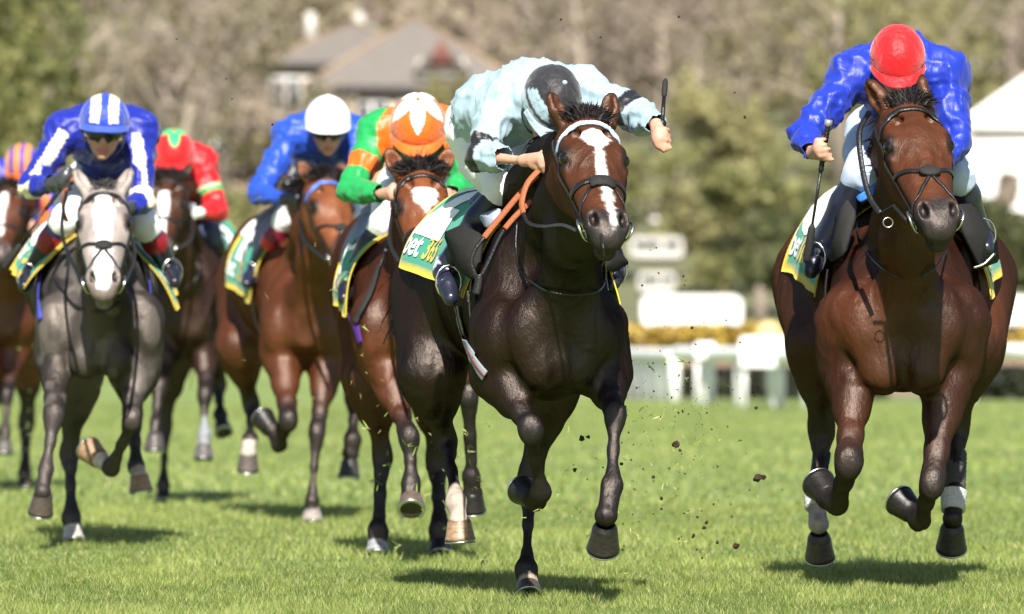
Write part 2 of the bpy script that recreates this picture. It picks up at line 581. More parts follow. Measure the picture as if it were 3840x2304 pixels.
    P = P + nv*(vein*np.where(head_, .0028, .0030) + musc*np.where(head_, .3, 1.35))[:, None]*sp.get('relief', 1.0)
    # coat colours belong to the animal: black points, blaze, socks, dark muzzle
    c = np.tile(np.array(sp['coat'], float), (len(P), 1))
    big = fbm(P*3.1 + 11, 3, 3)
    if 'coat2' in sp:
        m = sst(-.3, .6, fbm(P*sp.get('coat2_scale', 2.2), 5, 2))[:, None]
        c = c*(1 - m) + np.array(sp['coat2'])*m
    if sp.get('dapple'):
        dp = sst(.05, .5, vnoise(P*16, 21))[:, None]*.9
        c = c*(1 - dp*.5) + np.array(sp['dapple'])*dp*.5
    c *= (1 + .16*big)[:, None]
    hl, hw, hf = H.local(P)
    onh = (hl > -.25) & (hl < .75) & (np.abs(hw) < .17) & (hf > -.29) & (hf < .12)
    hm = onh*sst(-.17, -.10, hl)
    if 'face' in sp:
        c = c*(1 - hm[:, None]) + np.array(sp['face'])*(1 + .22*fbm(P*12, 8, 3))[:, None]*hm[:, None]
    if 'neck_col' in sp:
        d, par = chain_param(P, [H(0, 0, -.12), lerp(a0, base, .5), lerp(base, br, .4)])
        m = ((d < .34)*sst(0, .15, par)*(1 - sst(1.55, 1.95, par))*(1 - hm))[:, None]
        c = c*(1 - m) + np.array(sp['neck_col'])*m
    black = np.array(sp.get('points', (.012, .009, .008)))
    for kind, j, lg in info:
        d, par = chain_param(P, j[:4])
        near = d < (.085 if kind == 'fore' else .1)*lg.get('k', 1)
        near |= (par > .7) & (d < .11)
        st = lg.get('black', .45)
        m = near*sst(st, st + .5, par + .12*big)
        c = c*(1 - m[:, None]) + black*m[:, None]
        if lg.get('sock') is not None:
            sk, sc = lg['sock']
            m = near*sst(sk, sk + .16, par + .12*fbm(P*22, 4, 2))
            c = c*(1 - m[:, None]) + np.array(sc)*(1 + .25*fbm(P*25, 6, 3))[:, None]*m[:, None]
    mz = onh*sst(.50, .575, hl + .02*fbm(P*18, 9, 2) - .25*np.maximum(hf + .03, 0))
    c = c*(1 - mz[:, None]) + np.array(sp.get('muzzle', (.022, .018, .017)))*mz[:, None]
    for sgn in (-1, 1):
        e = np.sqrt(((hl - .213)/.05)**2 + ((hw - sgn*.098)/.03)**2 + ((hf + .05)/.04)**2)
        m = onh*(1 - sst(.75, 1.3, e))*.85
        c = c*(1 - m[:, None]) + np.array((.012, .009, .008))*m[:, None]
        e = np.sqrt(((hl - .578)/.032)**2 + ((hw - sgn*.047)/.016)**2 + ((hf + .052)/.026)**2)
        m = onh*(1 - sst(.85, 1.05, e))
        c = c*(1 - m[:, None]) + np.array((.005, .004, .004))*m[:, None]
        b, t = H(*h['ears'][(sgn+1)//2][0]), H(*h['ears'][(sgn+1)//2][1])
        d, par = chain_param(P, [b, t])
        m = (d < .05*H.hs)*sst(.72, .98, par)*.75
        c = c*(1 - m[:, None]) + np.array((.012, .009, .008))*m[:, None]
    if 'blaze' in sp:
        B = np.array(sp['blaze'], float)      # l, centre w, half width
        wc = np.interp(hl, B[:, 0], B[:, 1]); hwid = np.interp(hl, B[:, 0], B[:, 2])
        edge = np.abs(hw - wc) + .007*fbm(P*60, 12, 3)
        m = onh*(hf > -.13)*(hl > B[0, 0])*(hl < B[-1, 0])*(1 - sst(hwid - .010, hwid + .006, edge))
        c = c*(1 - m[:, None]) + np.array(sp.get('blaze_col', (.8, .77, .75)))*m[:, None]
    ground = at(sp['base'][0], HOR, Y0 + sp['base'][1]); ground[2] = 0
    root = mesh('horse', P, Q, M_COAT, None, ground, np.clip(c, .002, 1))
    tag(root, sp['label'], 'horse', 'racehorses galloping towards the camera')
    bvh = BVHTree.FromPolygons([tuple(v) for v in P], [tuple(q) for q in Q.tolist()])
    # eyes
    for sgn in (-1, 1):
        V, F = uvsphere(H(.215, sgn*.0935, -.050), .0235*H.hs)
        mesh('eye', V, F, M_EYE, root)
    # hooves with shoes
    for (co, so, lg) in hooves:
        hoof(root, co, so, lg.get('hoofk', lg.get('k', 1.0)*.89), lg.get('hoofc', (.011, .009, .008)), lg.get('fwd', None))
    return dict(root=root, H=H, T=TL, bvh=bvh, pt=pt, s=s, info=info, Y=Y0)

def uvsphere(c, r, nu=16, nv=10, sc=(1, 1, 1)):
    V, F = [], []
    for i in range(nv + 1):
        a = math.pi*i/nv
        for k in range(nu):
            b = 2*math.pi*k/nu
            V.append(np.asarray(c) + r*np.array([math.sin(a)*math.cos(b)*sc[0], math.sin(a)*math.sin(b)*sc[1], math.cos(a)*sc[2]]))
    for i in range(nv):
        for k in range(nu):
            F.append((i*nu+k, (i+1)*nu+k, (i+1)*nu+(k+1) % nu, i*nu+(k+1) % nu))
    return V, F

def hoof(root, co, so, k, col, fwd=None):
    ax = nrm(so - co)
    fw = np.array([0, -1., 0]) if fwd is None else nrm(fwd)
    fw = fw - ax*(fw @ ax)
    if np.linalg.norm(fw) < .2:
        fw = np.array([0, 0, 1.]) - ax*ax[2]
    fw = nrm(fw); sd = np.cross(ax, fw)
    L = min(np.linalg.norm(so - co), .100*k)
    co = so - ax*L
    n = 28
    V, F, C = [], [], []
    prof = [(-.22, .040), (-.08, .0495), (.02, .0540), (.12, .0560), (.24, .0572), (.36, .0590), (.46, .0605), (.6, .0635), (.72, .0650), (.85, .0685), (1., .0715), (1.0, .060), (.90, .050), (.84, .030), (.86, .0)]
    for (t, r) in prof:
        for i in range(n):
            a = 2*math.pi*i/n
            x, y = math.cos(a), math.sin(a)          # x forward
            rr = r*k*(1.0 if x > -.55 else 1.0 - .22*(-.55 - x))
            V.append(co + ax*L*(t if x > 0 or t > .9 else t) + fw*(rr*x*1.02 + .012*k*t) + sd*rr*y)
            C.append(np.array(col)*(.6 if t <= .06 else 1 + .10*math.sin(t*27 + 2)) if r > .059 or t < .8 else np.array((.03, .024, .016)))
    for j in range(len(prof) - 1):
        for i in range(n):
            F.append((j*n+i, j*n+(i+1) % n, (j+1)*n+(i+1) % n, (j+1)*n+i))
    ob = mesh('hoof', V, F, M_HOOF, root, None, np.array(C))
    mb = MB()
    pts, nor = [], []
    for i in range(23):
        a = math.radians(-142 + 284*i/22)
        pts.append(so + ax*.004 + fw*(.062*k*math.cos(a)*1.02 + .012*k) + sd*.062*k*math.sin(a)); nor.append(ax)
    mb.strap(pts, nor, .018*k, .007)
    sh = mb.build('horseshoe', M_SHOE, root)
    sh.parent = ob
    return ob

def snap(hd, p, off=.003):
    loc, no, i, d = hd['bvh'].find_nearest(Vector(p))
    loc, no = np.array(loc), np.array(no)
    if (np.asarray(p) - loc) @ no < 0 and False: no = -no
    return loc + no*off, no

def face_strap(mb, hd, pts, wid=.018, off=.003, th=.004, c=None, n=6):
    """a strap lying on the head along points given in the head's frame"""
    H = hd['H']
    P = spline([H(*q) for q in pts], n)
    A, B = [], []
    for p in P:
        a, b = snap(hd, p, off); A.append(a); B.append(b)
    mb.strap(A, B, wid, th, c)
    return A

def bridle(hd, kind='drop', brow=M_LEATHER, nose_col=None, figure8=False, brow_dots=False):
    root, H = hd['root'], hd['H']
    br = empty('bridle', root.location); br.parent = root; br.location = (0, 0, 0)
    k = H.hs
    def put(mb, name, mat):
        o = mb.build(name, mat, root); o.parent = br; return o
    mb = MB()
    A = face_strap(mb, hd, [(.10, -.125, -.10), (.085, -.105, -.02), (.075, -.06, .04), (.072, 0, .06), (.075, .06, .04), (.085, .105, -.02), (.10, .125, -.10)], .021*k, .003, .006)
    put(mb, 'browband', brow)
    if brow_dots:
        mb = MB()
        for i in range(3, len(A) - 3):
            V, F = uvsphere(A[i] + H.F*.006, .0062, 8, 6); mb.add(V, F)
        put(mb, 'browband_bead', M_WHITEP)
    for s in (-1, 1):
        mb = MB()
        face_strap(mb, hd, [(.02, s*.11, -.10), (.12, s*.125, -.105), (.26, s*.12, -.115), (.40, s*.095, -.13), (.52, s*.07, -.135)], .016*k, .004, .005)
        put(mb, 'cheekpiece', M_LEATHER)
        mb = MB()
        c0, n0 = snap(hd, H(.535, s*.075, -.13), .012)
        mb.ring(c0, n0, .036*k, .0045*k)
        mb.tube([c0, H(.53, 0, -.13)], .006, 6)
        put(mb, 'bit_ring', M_METAL)
    mb = MB()
    if kind == 'grackle':
        for s in (-1, 1):
            face_strap(mb, hd, [(.40, 0, .0), (.385, s*.04, -.01), (.34, s*.08, -.07), (.30, s*.10, -.13)], .017*k, .003, .005)
            face_strap(mb, hd, [(.41, 0, .0), (.46, s*.035, -.03), (.52, s*.055, -.08), (.545, s*.06, -.14)], .014*k, .003, .005)
        c0, n0 = snap(hd, H(.40, 0, .0), .006)
        put(mb, 'noseband', M_LEATHER)
        V, F = uvsphere((0, 0, 0), 1, 20, 10)
        V = [c0 + H.W*v[0]*.036*k + H.L*v[1]*.028*k + n0*v[2]*.012*k for v in V]
        mesh_ = MB(); mesh_.add(V, F); put(mesh_, 'noseband_pad', M_PAD)
    elif kind == 'none':
        pass
    else:
        l0 = .385
        face_strap(mb, hd, [(l0 - .03, -.10, -.16), (l0 - .02, -.085, -.09), (l0 - .01, -.05, -.02), (l0, 0, .01), (l0 - .01, .05, -.02), (l0 - .02, .085, -.09), (l0 - .03, .10, -.16)], .024*k, .003, .006)
        put(mb, 'noseband', M_LEATHER)
        if kind == 'pad':
            mb = MB()
            face_strap(mb, hd, [(l0 + .005, -.044, -.022), (l0 + .01, 0, .01), (l0 + .005, .044, -.022)], .052*k, .006, .010)
            put(mb, 'noseband_pad', M_PAD)
            for s in (-1, 1):
                mb = MB()
                face_strap(mb, hd, [(l0 + .02, s*.045, -.03), (.45, s*.055, -.07), (.48, s*.06, -.12)], .012*k, .003, .004)
                put(mb, 'nose_strap', M_LEATHER)
    return br

def sheep_noseband(hd):
    root, H = hd['root'], hd['H']

def hair(name, parent, roots, dirs, length, width, mat_col, n=5, curl=.03, seed=0, droop=0.0, fan=None):
    """many thin tapered locks"""
    r = np.random.default_rng(seed)
    V, F, C = [], [], []
    for p, d in zip(roots, dirs):
        L = length*(.6 + .7*r.random())*(1 if fan is None else fan(p))
        wdt = width*(.6 + .8*r.random())
        d = nrm(d); sd = nrm(np.cross(d, r.normal(size=3)))
        b = np.array(p, float); cur = r.normal(size=3)*curl
        k = len(V)
        col = np.array(mat_col)*(.6 + .8*r.random())
        for i in range(n):
            t = i/(n-1)
            q = b + d*L*t + cur*t*t*L*6 + np.array([0, 0, -droop*L*t*t])
            ww = wdt*(1 - t**2*.92)
            V += [q - sd*ww/2, q + sd*ww/2]; C += [col, col]
        for i in range(n-1):
            F.append((k+2*i, k+2*i+1, k+2*i+3, k+2*i+2))
    return mesh(name, V, F, M_HAIR, parent, None, np.array(C), smooth=True)

def forelock(hd, n=240, length=.13, spread=(.0, .05, .12), col=(.012, .009, .009), seed=1, lift=1.0, width=.05):
    H, root = hd['H'], hd['root']
    r = np.random.default_rng(seed)
    R, D = [], []
    for i in range(n):
        w = r.normal()*width*.55
        R.append(H(-.01 + .05*r.random(), w, -.01 + .01*r.random()))
        D.append(H.F*(.30*lift + .45*r.random()) + H.W*(w*11 + r.normal()*.16 + spread[0]) + H.L*(-.75*lift + r.normal()*.22))
    fan = lambda p: max(.35, 1.15 - 6.5*abs((np.asarray(p) - H.P) @ H.W/H.hs))
    return hair('forelock', root, R, D, length, .0055, col, 7, .02, seed, .55, fan)

def mane(hd, side=-1, n=420, length=.2, col=(.010, .008, .008), seed=3, lo=.0, hi=1.0, wi=None, up=.25, fall=.6):
    H, root = hd['H'], hd['root']
    r = np.random.default_rng(seed)
    a = H(-.03, 0, -.07); b = wi
    R, D = [], []
    for i in range(n):
        t = lo + (hi - lo)*r.random()
        p = lerp(a, b, t) + np.array([r.normal()*.03, 0, .09*math.sin(math.pi*min(t, 1)) + .05])
        q, no = snap(hd, p, .0)
        R.append(q)
        D.append(np.array([side*(.5 + .6*r.random()), .45 + .3*r.normal(), up + .35*r.normal() - fall*.3]))
    return hair('mane', root, R, D, length, .008, col, 5, .025, seed, fall)

def tail(hd, p0, pts, n=260, col=(.010, .008, .008), seed=5, spread=.05):
    root, pt = hd['root'], hd['pt']
    r = np.random.default_rng(seed)
    V, F, C = [], [], []
    ctl = [pt(q) for q in pts]
    sp_ = spline(ctl, 5)
    m = len(sp_)
    for i in range(n):
        o = r.normal(size=3)*spread*np.array([1, .6, 1]); end = int(m*(.6 + .4*r.random()))
        k = len(V); sd = nrm(r.normal(size=3)); col_ = np.array(col)*(.6 + .8*r.random())
        for j in range(max(3, end)):
            t = j/(m-1)
            q = sp_[j] + o*(.25 + 1.2*t**1.2) + r.normal(size=3)*.004
            ww = .011*(1 - .8*j/max(3, end))
            V += [q - sd*ww, q + sd*ww]; C += [col_, col_]
        for j in range(max(3, end) - 1):
            F.append((k+2*j, k+2*j+1, k+2*j+3, k+2*j+2))
    return mesh('tail', V, F, M_HAIR, root, None, np.array(C))

def trunk_point(T, Y, th, grow=0.012):
    """a point on the trunk: th = 0 on the spine, + towards the picture's right"""
    f = lambda v: np.interp(Y, T['y'], v)
    return np.array([f(T['cx']) + (f(T['rx']) + grow)*math.sin(th), Y, f(T['cz']) + (f(T['rz']) + grow)*math.cos(th)])

def text_mesh(txt, size=1.0, bold=0.0):
    cu = bpy.data.curves.new('t', 'FONT'); cu.body = txt; cu.size = size; cu.offset = bold
    cu.resolution_u = 4
    ob = bpy.data.objects.new('t', cu); COL.objects.link(ob)
    dg = bpy.context.evaluated_depsgraph_get()
    me = bpy.data.meshes.new_from_object(ob.evaluated_get(dg))
    import bmesh
    bm = bmesh.new(); bm.from_mesh(me)
    bmesh.ops.subdivide_edges(bm, edges=[e for e in bm.edges if e.calc_length() > .12*size], cuts=2, use_grid_fill=False)
    bmesh.ops.triangulate(bm, faces=bm.faces)
    V = np.array([v.co[:] for v in bm.verts]); F = [tuple(v.index for v in f.verts) for f in bm.faces]
    bm.free()
    bpy.data.objects.remove(ob); bpy.data.curves.remove(cu); bpy.data.meshes.remove(me)
    return V, F

GREEN = (.030, .27, .18); YEL = (.58, .43, .03)
def saddle_cloth(hd, y0, y1, thL, thR, num='2', flare=(.02, .05), front_cut=.0, col=GREEN, seed=0, word='bet', word2='365', numc=(.8, .8, .78)):
    """cloth over the back from y0 (front) to y1 (rear), hanging to the angles thL (<0) and thR"""
    T, root, Y0 = hd['T'], hd['root'], hd['Y']
    nu, nv_ = 30, 64
    ph = np.random.default_rng(seed).random(4)*6
    def P(u, v, off=0.0):        # u front->rear 0..1, v 0..1 from left hem over the spine to the right hem
        th = thL + (thR - thL)*v
        Y = Y0 + y0 + (y1 - y0)*u
        e = abs(th)
        g = .014 + off + flare[0]*e + flare[1]*max(0, e - .9)**1.5
        g += (.006*math.sin(u*17 + ph[0] + th*3) + .007*math.sin(u*9 - th*5 + ph[1]))*min(1, e)
        return trunk_point(T, Y, th, g)
    V, UV, C = [], [], []
    for i in range(nu + 1):
        for j in range(nv_ + 1):
            V.append(P(i/nu, j/nv_)); UV.append((i/nu, j/nv_))
    F = [(i*(nv_+1)+j, i*(nv_+1)+j+1, (i+1)*(nv_+1)+j+1, (i+1)*(nv_+1)+j) for i in range(nu) for j in range(nv_)]
    V = np.array(V); UV = np.array(UV)
    uL = (y1 - y0); vL = .36*(thR - thL)
    b = .030
    ed = (UV[:, 0]*uL < b) | ((1 - UV[:, 0])*uL < b) | (UV[:, 1]*vL < b) | ((1 - UV[:, 1])*vL < b)
    C = np.where(ed[:, None], np.array(YEL), np.array(col))
    # thickness
    nn = len(V); Vi = np.array([P(i/nu, j/nv_, -.006) for i in range(nu+1) for j in range(nv_+1)])
    F2 = [tuple(nn + k for k in f[::-1]) for f in F]
    rim = []
    ring = [i*(nv_+1) for i in range(nu+1)] + [nu*(nv_+1) + j for j in range(1, nv_+1)] + [i*(nv_+1)+nv_ for i in range(nu-1, -1, -1)] + [j for j in range(nv_-1, 0, -1)]
    for a, bb in zip(ring, ring[1:] + ring[:1]):
        rim.append((a, a + nn, bb + nn, bb))
    cl = mesh('saddle_cloth', np.vstack([V, Vi]), F + F2 + rim, M_CLOTH, root, None, np.vstack([C, C]))
    # printing
    def stamp(name, txt, size, u0, vmid, colr, side, bold=.0):
        tv, tf = text_mesh(txt, 1.0, bold)
        W = tv[:, 0].max()
        out = []
        for (x, y, z) in tv:
            if side < 0:           # picture's left: text reads from the rear forwards
                uu = u0 - x*size/uL; vv = vmid + y*size/vL
            else:
                uu = u0 + x*size/uL; vv = vmid - y*size/vL
            out.append(P(min(max(uu, 0), 1), min(max(vv, 0), 1), .005))
        o = mesh(name, np.array(out), tf, M_CLOTH, root, None, np.tile(np.array(colr), (len(out), 1)), smooth=False)
        o.parent = cl
    stamp('lettering', word, .135, .945, .055, (.8, .8, .78), -1, .02)
    stamp('lettering', word2, .135, .945 - .215/uL, .055, YEL, -1, .02)
    stamp('lettering', word, .135, .07, 1 - .055, (.8, .8, .78), 1, .02)
    stamp('lettering', word2, .135, .07 + .215/uL, 1 - .055, YEL, 1, .02)
    stamp('number', num, .58, .93, .175, numc, -1, .09)
    stamp('number', num, .50, .20, 1 - .185, numc, 1, .06)
    return cl

def girth(hd, y, col=M_PAD, w=.09, a0=1.2, name='girth'):
    T, root, Y = hd['T'], hd['root'], hd['Y'] + y
    mb = MB()
    pts, nor = [], []
    for i in range(41):
        th = a0 + (2*math.pi - 2*a0)*i/40
        p = trunk_point(T, Y, th, .016); q = trunk_point(T, Y, th, .06)
        pts.append(p); nor.append(q - p)
    mb.strap(pts, nor, w, .006)
    return mb.build(name, col, root)
# ------------------------------------------------------------------ jockeys
M_WHITEP = plain('white_plastic', (.8, .8, .8), .35, 0, .5, 60, .03)
M_GOGGLE = plain('goggle_lens', (.01, .009, .012), .08, 0, .6, 20, 0)
M_WHIP = plain('whip_leather', (.010, .010, .011), .35, 0, .5, 160, .3, .3)
M_WHIPCAP = plain('whip_cap', (.25, .25, .26), .4, .3, .5, 60, .1)

def fist(S, wr, c, g, out, k=1.0, openf=0.0, grow=0.0):
    """a hand closed round the line through c along g; out points to the knuckles"""
    g = nrm(g); out = np.asarray(out, float); out = nrm(out - g*(out @ g)); e2 = np.cross(g, out)
    wr, c = np.asarray(wr, float), np.asarray(c, float)
    back = c + out*.024*k
    S.cone(wr, back - g*.0, (.027 + grow)*k, (.030 + grow)*k, .02, out, 1.25)
    S.cone(back - g*.030*k, back + g*.032*k, (.017 + grow)*k, (.015 + grow)*k, .015)
    ln = (.95, 1.05, 1.0, .85)
    for i in range(4):
        off = g*((i - 1.5)*.0215*k)
        op = openf*(1 + .25*i) if i < 3 else openf*1.4
        angs = [math.radians(a) for a in (12, 62*(1 - .3*op), 128*(1 - .45*op), 200*(1 - .55*op))]
        r0 = .0275*k*(1 + .35*op)*ln[i]
        pts = [c + off + r0*(math.cos(a)*out + math.sin(a)*e2) for a in angs]
        S.chain(pts, [(.0105 + grow)*k, (.0098 + grow)*k, (.0088 + grow)*k, (.0078 + grow)*k], .004)
    t0 = lerp(wr, back, .45) - g*.022*k
    t1 = c - g*.046*k + out*.012*k + e2*.012*k
    t2 = c - g*(.040 + .02*openf)*k - out*.004*k + e2*(.034 + .012*openf)*k
    S.chain([t0, t1, t2], [(.017 + grow)*k, (.012 + grow)*k, (.0088 + grow)*k], .008)

def person(sp):
    Y0 = sp['Y']; s = FPX/Y0
    pt = lambda q: at(q[0], q[1], Y0 + q[2])
    J = {k: pt(v) for k, v in sp['j'].items()}
    hp = sp['head']
    p, ps, rl = (math.radians(a) for a in (hp['pitch'], hp['yaw'], hp.get('roll', 0)))
    HC = pt(hp['c']); hk = hp.get('k', 1.0)
    Wd = np.array([math.cos(ps), math.sin(ps), 0.])
    Fw = np.array([math.sin(ps)*math.cos(p), -math.cos(ps)*math.cos(p), -math.sin(p)])
    U = np.cross(Wd, Fw); U = -U if (U @ np.array([0, -math.sin(p), math.cos(p)])) < 0 else U
    Wd, U = Wd*math.cos(rl) + U*math.sin(rl), U*math.cos(rl) - Wd*math.sin(rl)
    L = lambda w_, f_, u_: HC + hk*(w_*Wd + f_*Fw + u_*U)
    ax = (Wd, Fw, U)
    def body(S, g=0.0):
        tor = [J['hip'], J['mid'], J['chest']]
        S.chain(tor, [.125 + g, .125 + g, .135 + g], .08)
        S.cone(J['shL'], J['shR'], .085 + g, .085 + g, .08)
        S.cone(J['chest'], J['neck'], .11 + g, .06 + g, .06)
        for a in 'LR':
            S.cone(J['chest'], J['sh'+a], .11 + g, .075 + g, .08)
            m = lerp(J['sh'+a], J['el'+a], .45)
            S.chain([J['sh'+a], m, J['el'+a]], [.070 + g*1.2, .060 + g*1.4, .052 + g*1.4], .03)
            m = lerp(J['el'+a], J['wr'+a], .35)
            S.chain([J['el'+a], m, J['wr'+a]], [.046 + g, .046 + g, .029 + g*.6], .02)
    # skin: one continuous figure
    S = SDF()
    body(S, -.022)
    S.cone(J['neck'], L(0, -.01, -.09), .055, .05, .03)
    E = lambda c, r, k=.02, sub=False: S.ell(L(*c), np.array(r)*hk, k, ax, sub)
    E((0, 0, .0), (.076, .096, .10), .02)
    E((0, .028, -.075), (.060, .066, .078), .03)
    E((0, .074, -.135), (.026, .024, .020), .02)
    S.chain([L(0, .090, -.030), L(0, .110, -.072)], [.009*hk, .0155*hk], .012)
    for q in (-1, 1):
        E((q*.013, .098, -.078), (.009, .010, .008), .008)
        E((q*.048, .062, -.066), (.024, .022, .020), .02)
        E((q*.034, .085, -.018), (.022, .012, .008), .012)
        E((q*.030, .086, -.036), (.014, .010, .009), .008, True)
        E((q*.076, -.006, -.06), (.010, .022, .032), .008)
        E((0, .090, -.104), (.026, .012, .006), .008)
        E((0, .088, -.117), (.022, .012, .007), .008)
    E((0, .104, -.110), (.022, .010, .0035), .004, True)
    for a in 'LR':
        S.cone(J['hip'], J['hip'+a], .11, .095, .06)
        m = lerp(J['hip'+a], J['kn'+a], .5)
        S.chain([J['hip'+a], m, J['kn'+a]], [.095, .08, .055], .04)
        m = lerp(J['kn'+a], J['an'+a], .35)
        S.chain([J['kn'+a], m, J['an'+a]], [.054, .054, .034], .02)
        S.cone(J['an'+a], J['to'+a], .024, .016, .02)
        h = sp['hand'+a]
        c = pt(h['c'])
        h['_c'] = c
        fist(S, J['wr'+a], c, h['g'], h['out'], h.get('k', 1), h.get('open', 0))
    P, Q = S.mesh(sp.get('hskin', .014))
    P = smooth_mesh(P, Q, 1, .4)
    c = np.tile(np.array(sp.get('skin', (.50, .27, .19))), (len(P), 1))
    c *= (1 + .07*fbm(P*30, 3, 2))[:, None]
    d = (P - HC)/hk; lw, lf, lu = d @ Wd, d @ Fw, d @ U
    lips = (np.abs(lw) < .026) & (np.abs(lu + .111) < .014) & (lf > .07)
    c[lips] = (.42, .15, .12)
    for q in (-1, 1):
        e = (((lw - q*.030)/.013)**2 + ((lu + .036)/.007)**2 < 1) & (lf > .06)
        c[e] = (.03, .02, .018)
        e = (((lw - q*.032)/.02)**2 + ((lu + .016)/.005)**2 < 1) & (lf > .06)
        c[e] = (.07, .04, .025)
    hairm = (lf < .02) & (lu > -.11) & (lu < .2) & (np.abs(lw) < .1) & (np.abs(lf) < .13)
    hairm &= ~((np.abs(lw) > .068) & (lf > -.03))
    c[hairm] = (.035, .022, .014)
    base = np.array(J['hip'])
    root = mesh('person', P, Q, M_SKIN, None, base, c)
    tag(root, sp['label'], 'jockey', 'jockeys crouching over their horses')
    # silks
    S = SDF()
    body(S, .008)
    b = sp.get('billow')
    for e in (b or []):
        S.ell(pt(e[:3]), e[3:6], .08)
    P, Q = S.mesh(sp.get('hsilk', .0135))
    # open at the wrists and the waist
    nv = vnormals(P, Q)
    st = sp.get('fold', 1.0)
    W1 = np.stack([vnoise(P*5, 31), vnoise(P*5, 32), vnoise(P*5, 33)], 1)*.05
    q = (P + W1)
    r1 = 1 - np.abs(vnoise(q*np.array([13, 8, 7.]), 41)); r2 = 1 - np.abs(vnoise(q*np.array([22, 16, 18.]), 42)); r3 = 1 - np.abs(vnoise(q*np.array([9, 14, 20.]), 43))
    dsp = .020*(r1**4 - .35) + .013*(r2**4 - .35) + .016*(r3**4 - .35) + .010*vnoise(q*4, 44)
    for a in 'LR':
        for j0, j1 in (('sh', 'el'), ('el', 'wr')):
            ax_ = J[j1+a] - J[j0+a]; ln_ = np.linalg.norm(ax_); ax_ = ax_/ln_
            e1 = nrm(np.cross(ax_, (0.3, .9, .2))); e2 = np.cross(ax_, e1)
            dv = P - J[j0+a]; tt = dv @ ax_; rr_ = np.linalg.norm(dv - tt[:, None]*ax_, axis=1)
            ph_ = np.arctan2(dv @ e2, dv @ e1)
            q4 = np.stack([ph_*1.9 + tt*5, tt*6.5, np.full(len(P), 3.7 + len(j0))], 1)
            w4 = sst(.15, .10, rr_) if False else np.clip((.15 - rr_)/.05, 0, 1)*np.clip((tt + .06)/.06, 0, 1)*np.clip((ln_ + .03 - tt)/.05, 0, 1)
            dsp = dsp + w4*.013*((1 - np.abs(vnoise(q4, 45)))**5 - .25)
    for a in 'LR':
        for j, t in (('el', .09), ('wr', .06)):
            dd = np.linalg.norm(P - J[j+a], axis=1)
            dsp = dsp + np.exp(-(dd/t)**2)*.008*np.sin(dd*150)
    P = P + nv*(dsp*st*.72 + .004)[:, None]
    P = smooth_mesh(P, Q, 1, .4)
    kill = np.zeros(len(P), bool)
    for a in 'LR':
        f = sp.get('cuff'+a, .92)
        ba = J['wr'+a] - J['el'+a]
        t = (P - J['el'+a]) @ ba/(ba @ ba)
        dd = np.linalg.norm(P - J['el'+a] - t[:, None]*ba, axis=1)
        kill |= (t > f) & (dd < .075)
    Q = Q[~kill[Q].any(1)]
    cc = sp['silk'](P, J, pt)
    sk = mesh('silks', P, Q, M_SILK, root, None, np.clip(cc, .002, 1))
    sk.modifiers.new('cloth', 'SOLIDIFY').thickness = .003
    # breeches and boots
    S = SDF()
    S.cone(J['hip'], lerp(J['hip'], J['mid'], .45), .128, .11, .05)
    for a in 'LR':
        S.cone(J['hip'], J['hip'+a], .122, .108, .06)
        m = lerp(J['hip'+a], J['kn'+a], .5)
        S.chain([J['hip'+a], m, J['kn'+a], lerp(J['kn'+a], J['an'+a], .12)], [.108, .094, .068, .064], .04)
    P, Q = S.mesh(.014)
    nv = vnormals(P, Q)
    P = P + nv*(.006*(1 - np.abs(vnoise(P*np.array([14, 12, 18.]), 51))*2))[:, None]
    br = np.array(sp.get('breech', (.8, .8, .8)))
    cb = np.tile(br, (len(P), 1))
    if 'breech_f' in sp: cb = sp['breech_f'](P, J, cb)
    mesh('breeches', P, Q, M_BREECH, root, None, cb)
    for a in 'LR':
        S = SDF()
        k0 = lerp(J['kn'+a], J['an'+a], sp.get('boot_top', .1))
        S.chain([k0, lerp(J['kn'+a], J['an'+a], .4), J['an'+a]], [.066, .066, .046], .02)
        u = nrm(J['to'+a] - J['an'+a])
        S.chain([J['an'+a] - u*.05, J['an'+a] + np.array([0, 0, -.015]), lerp(J['an'+a], J['to'+a], .6), J['to'+a]], [.034, .044, .042, .032], .02)
        P, Q = S.mesh(.014)
        cb = np.tile(np.array(sp.get('boot', (.012, .013, .02))), (len(P), 1))
        dd, par = chain_param(P, [J['kn'+a], J['an'+a], J['to'+a]])
        for (p0, p1, col) in sp.get('boot_bands', []):
            cb[(par > p0) & (par < p1)] = col
        bo = mesh('boot', P, Q, M_BOOT, root, None, cb)
        mb = MB()                                   # stirrup iron
        so = J['an'+a]*.35 + J['to'+a]*.65
        sdv = nrm(np.cross(u, (0, 0, 1)))
        pts = [so + sdv*.052*math.sin(q) + np.array([0, 0, 1.])*(.025 - .068*math.cos(q)) for q in np.linspace(0, 2*math.pi, 15)]
        mb.tube(pts, .0045, 6, None, False)
        mb.build('stirrup', M_METAL, root)
    # helmet with its silk cover
    helmet(root, sp, L, hk)
    gl = hp.get('goggles', True)
    if gl:
        mb = MB()
        V, F = [], []
        for i in range(21):
            a = math.radians(-78 + 156*i/20)
            for (uu, rr) in ((-.078 + .012*(abs(math.sin(a*2)) if abs(a) > .3 else 0) + (.012 if abs(a) < .2 else 0), .094), (-.066, .105), (-.030, .107), (-.016, .097)):
                V.append(L(math.sin(a)*rr*.82, math.cos(a)*rr*1.06, uu))
        for i in range(20):
            for k in range(3):
                F.append((i*4+k, (i+1)*4+k, (i+1)*4+k+1, i*4+k+1))
        mb.add(V, F)
        mb.build('goggles', M_GOGGLE, root)
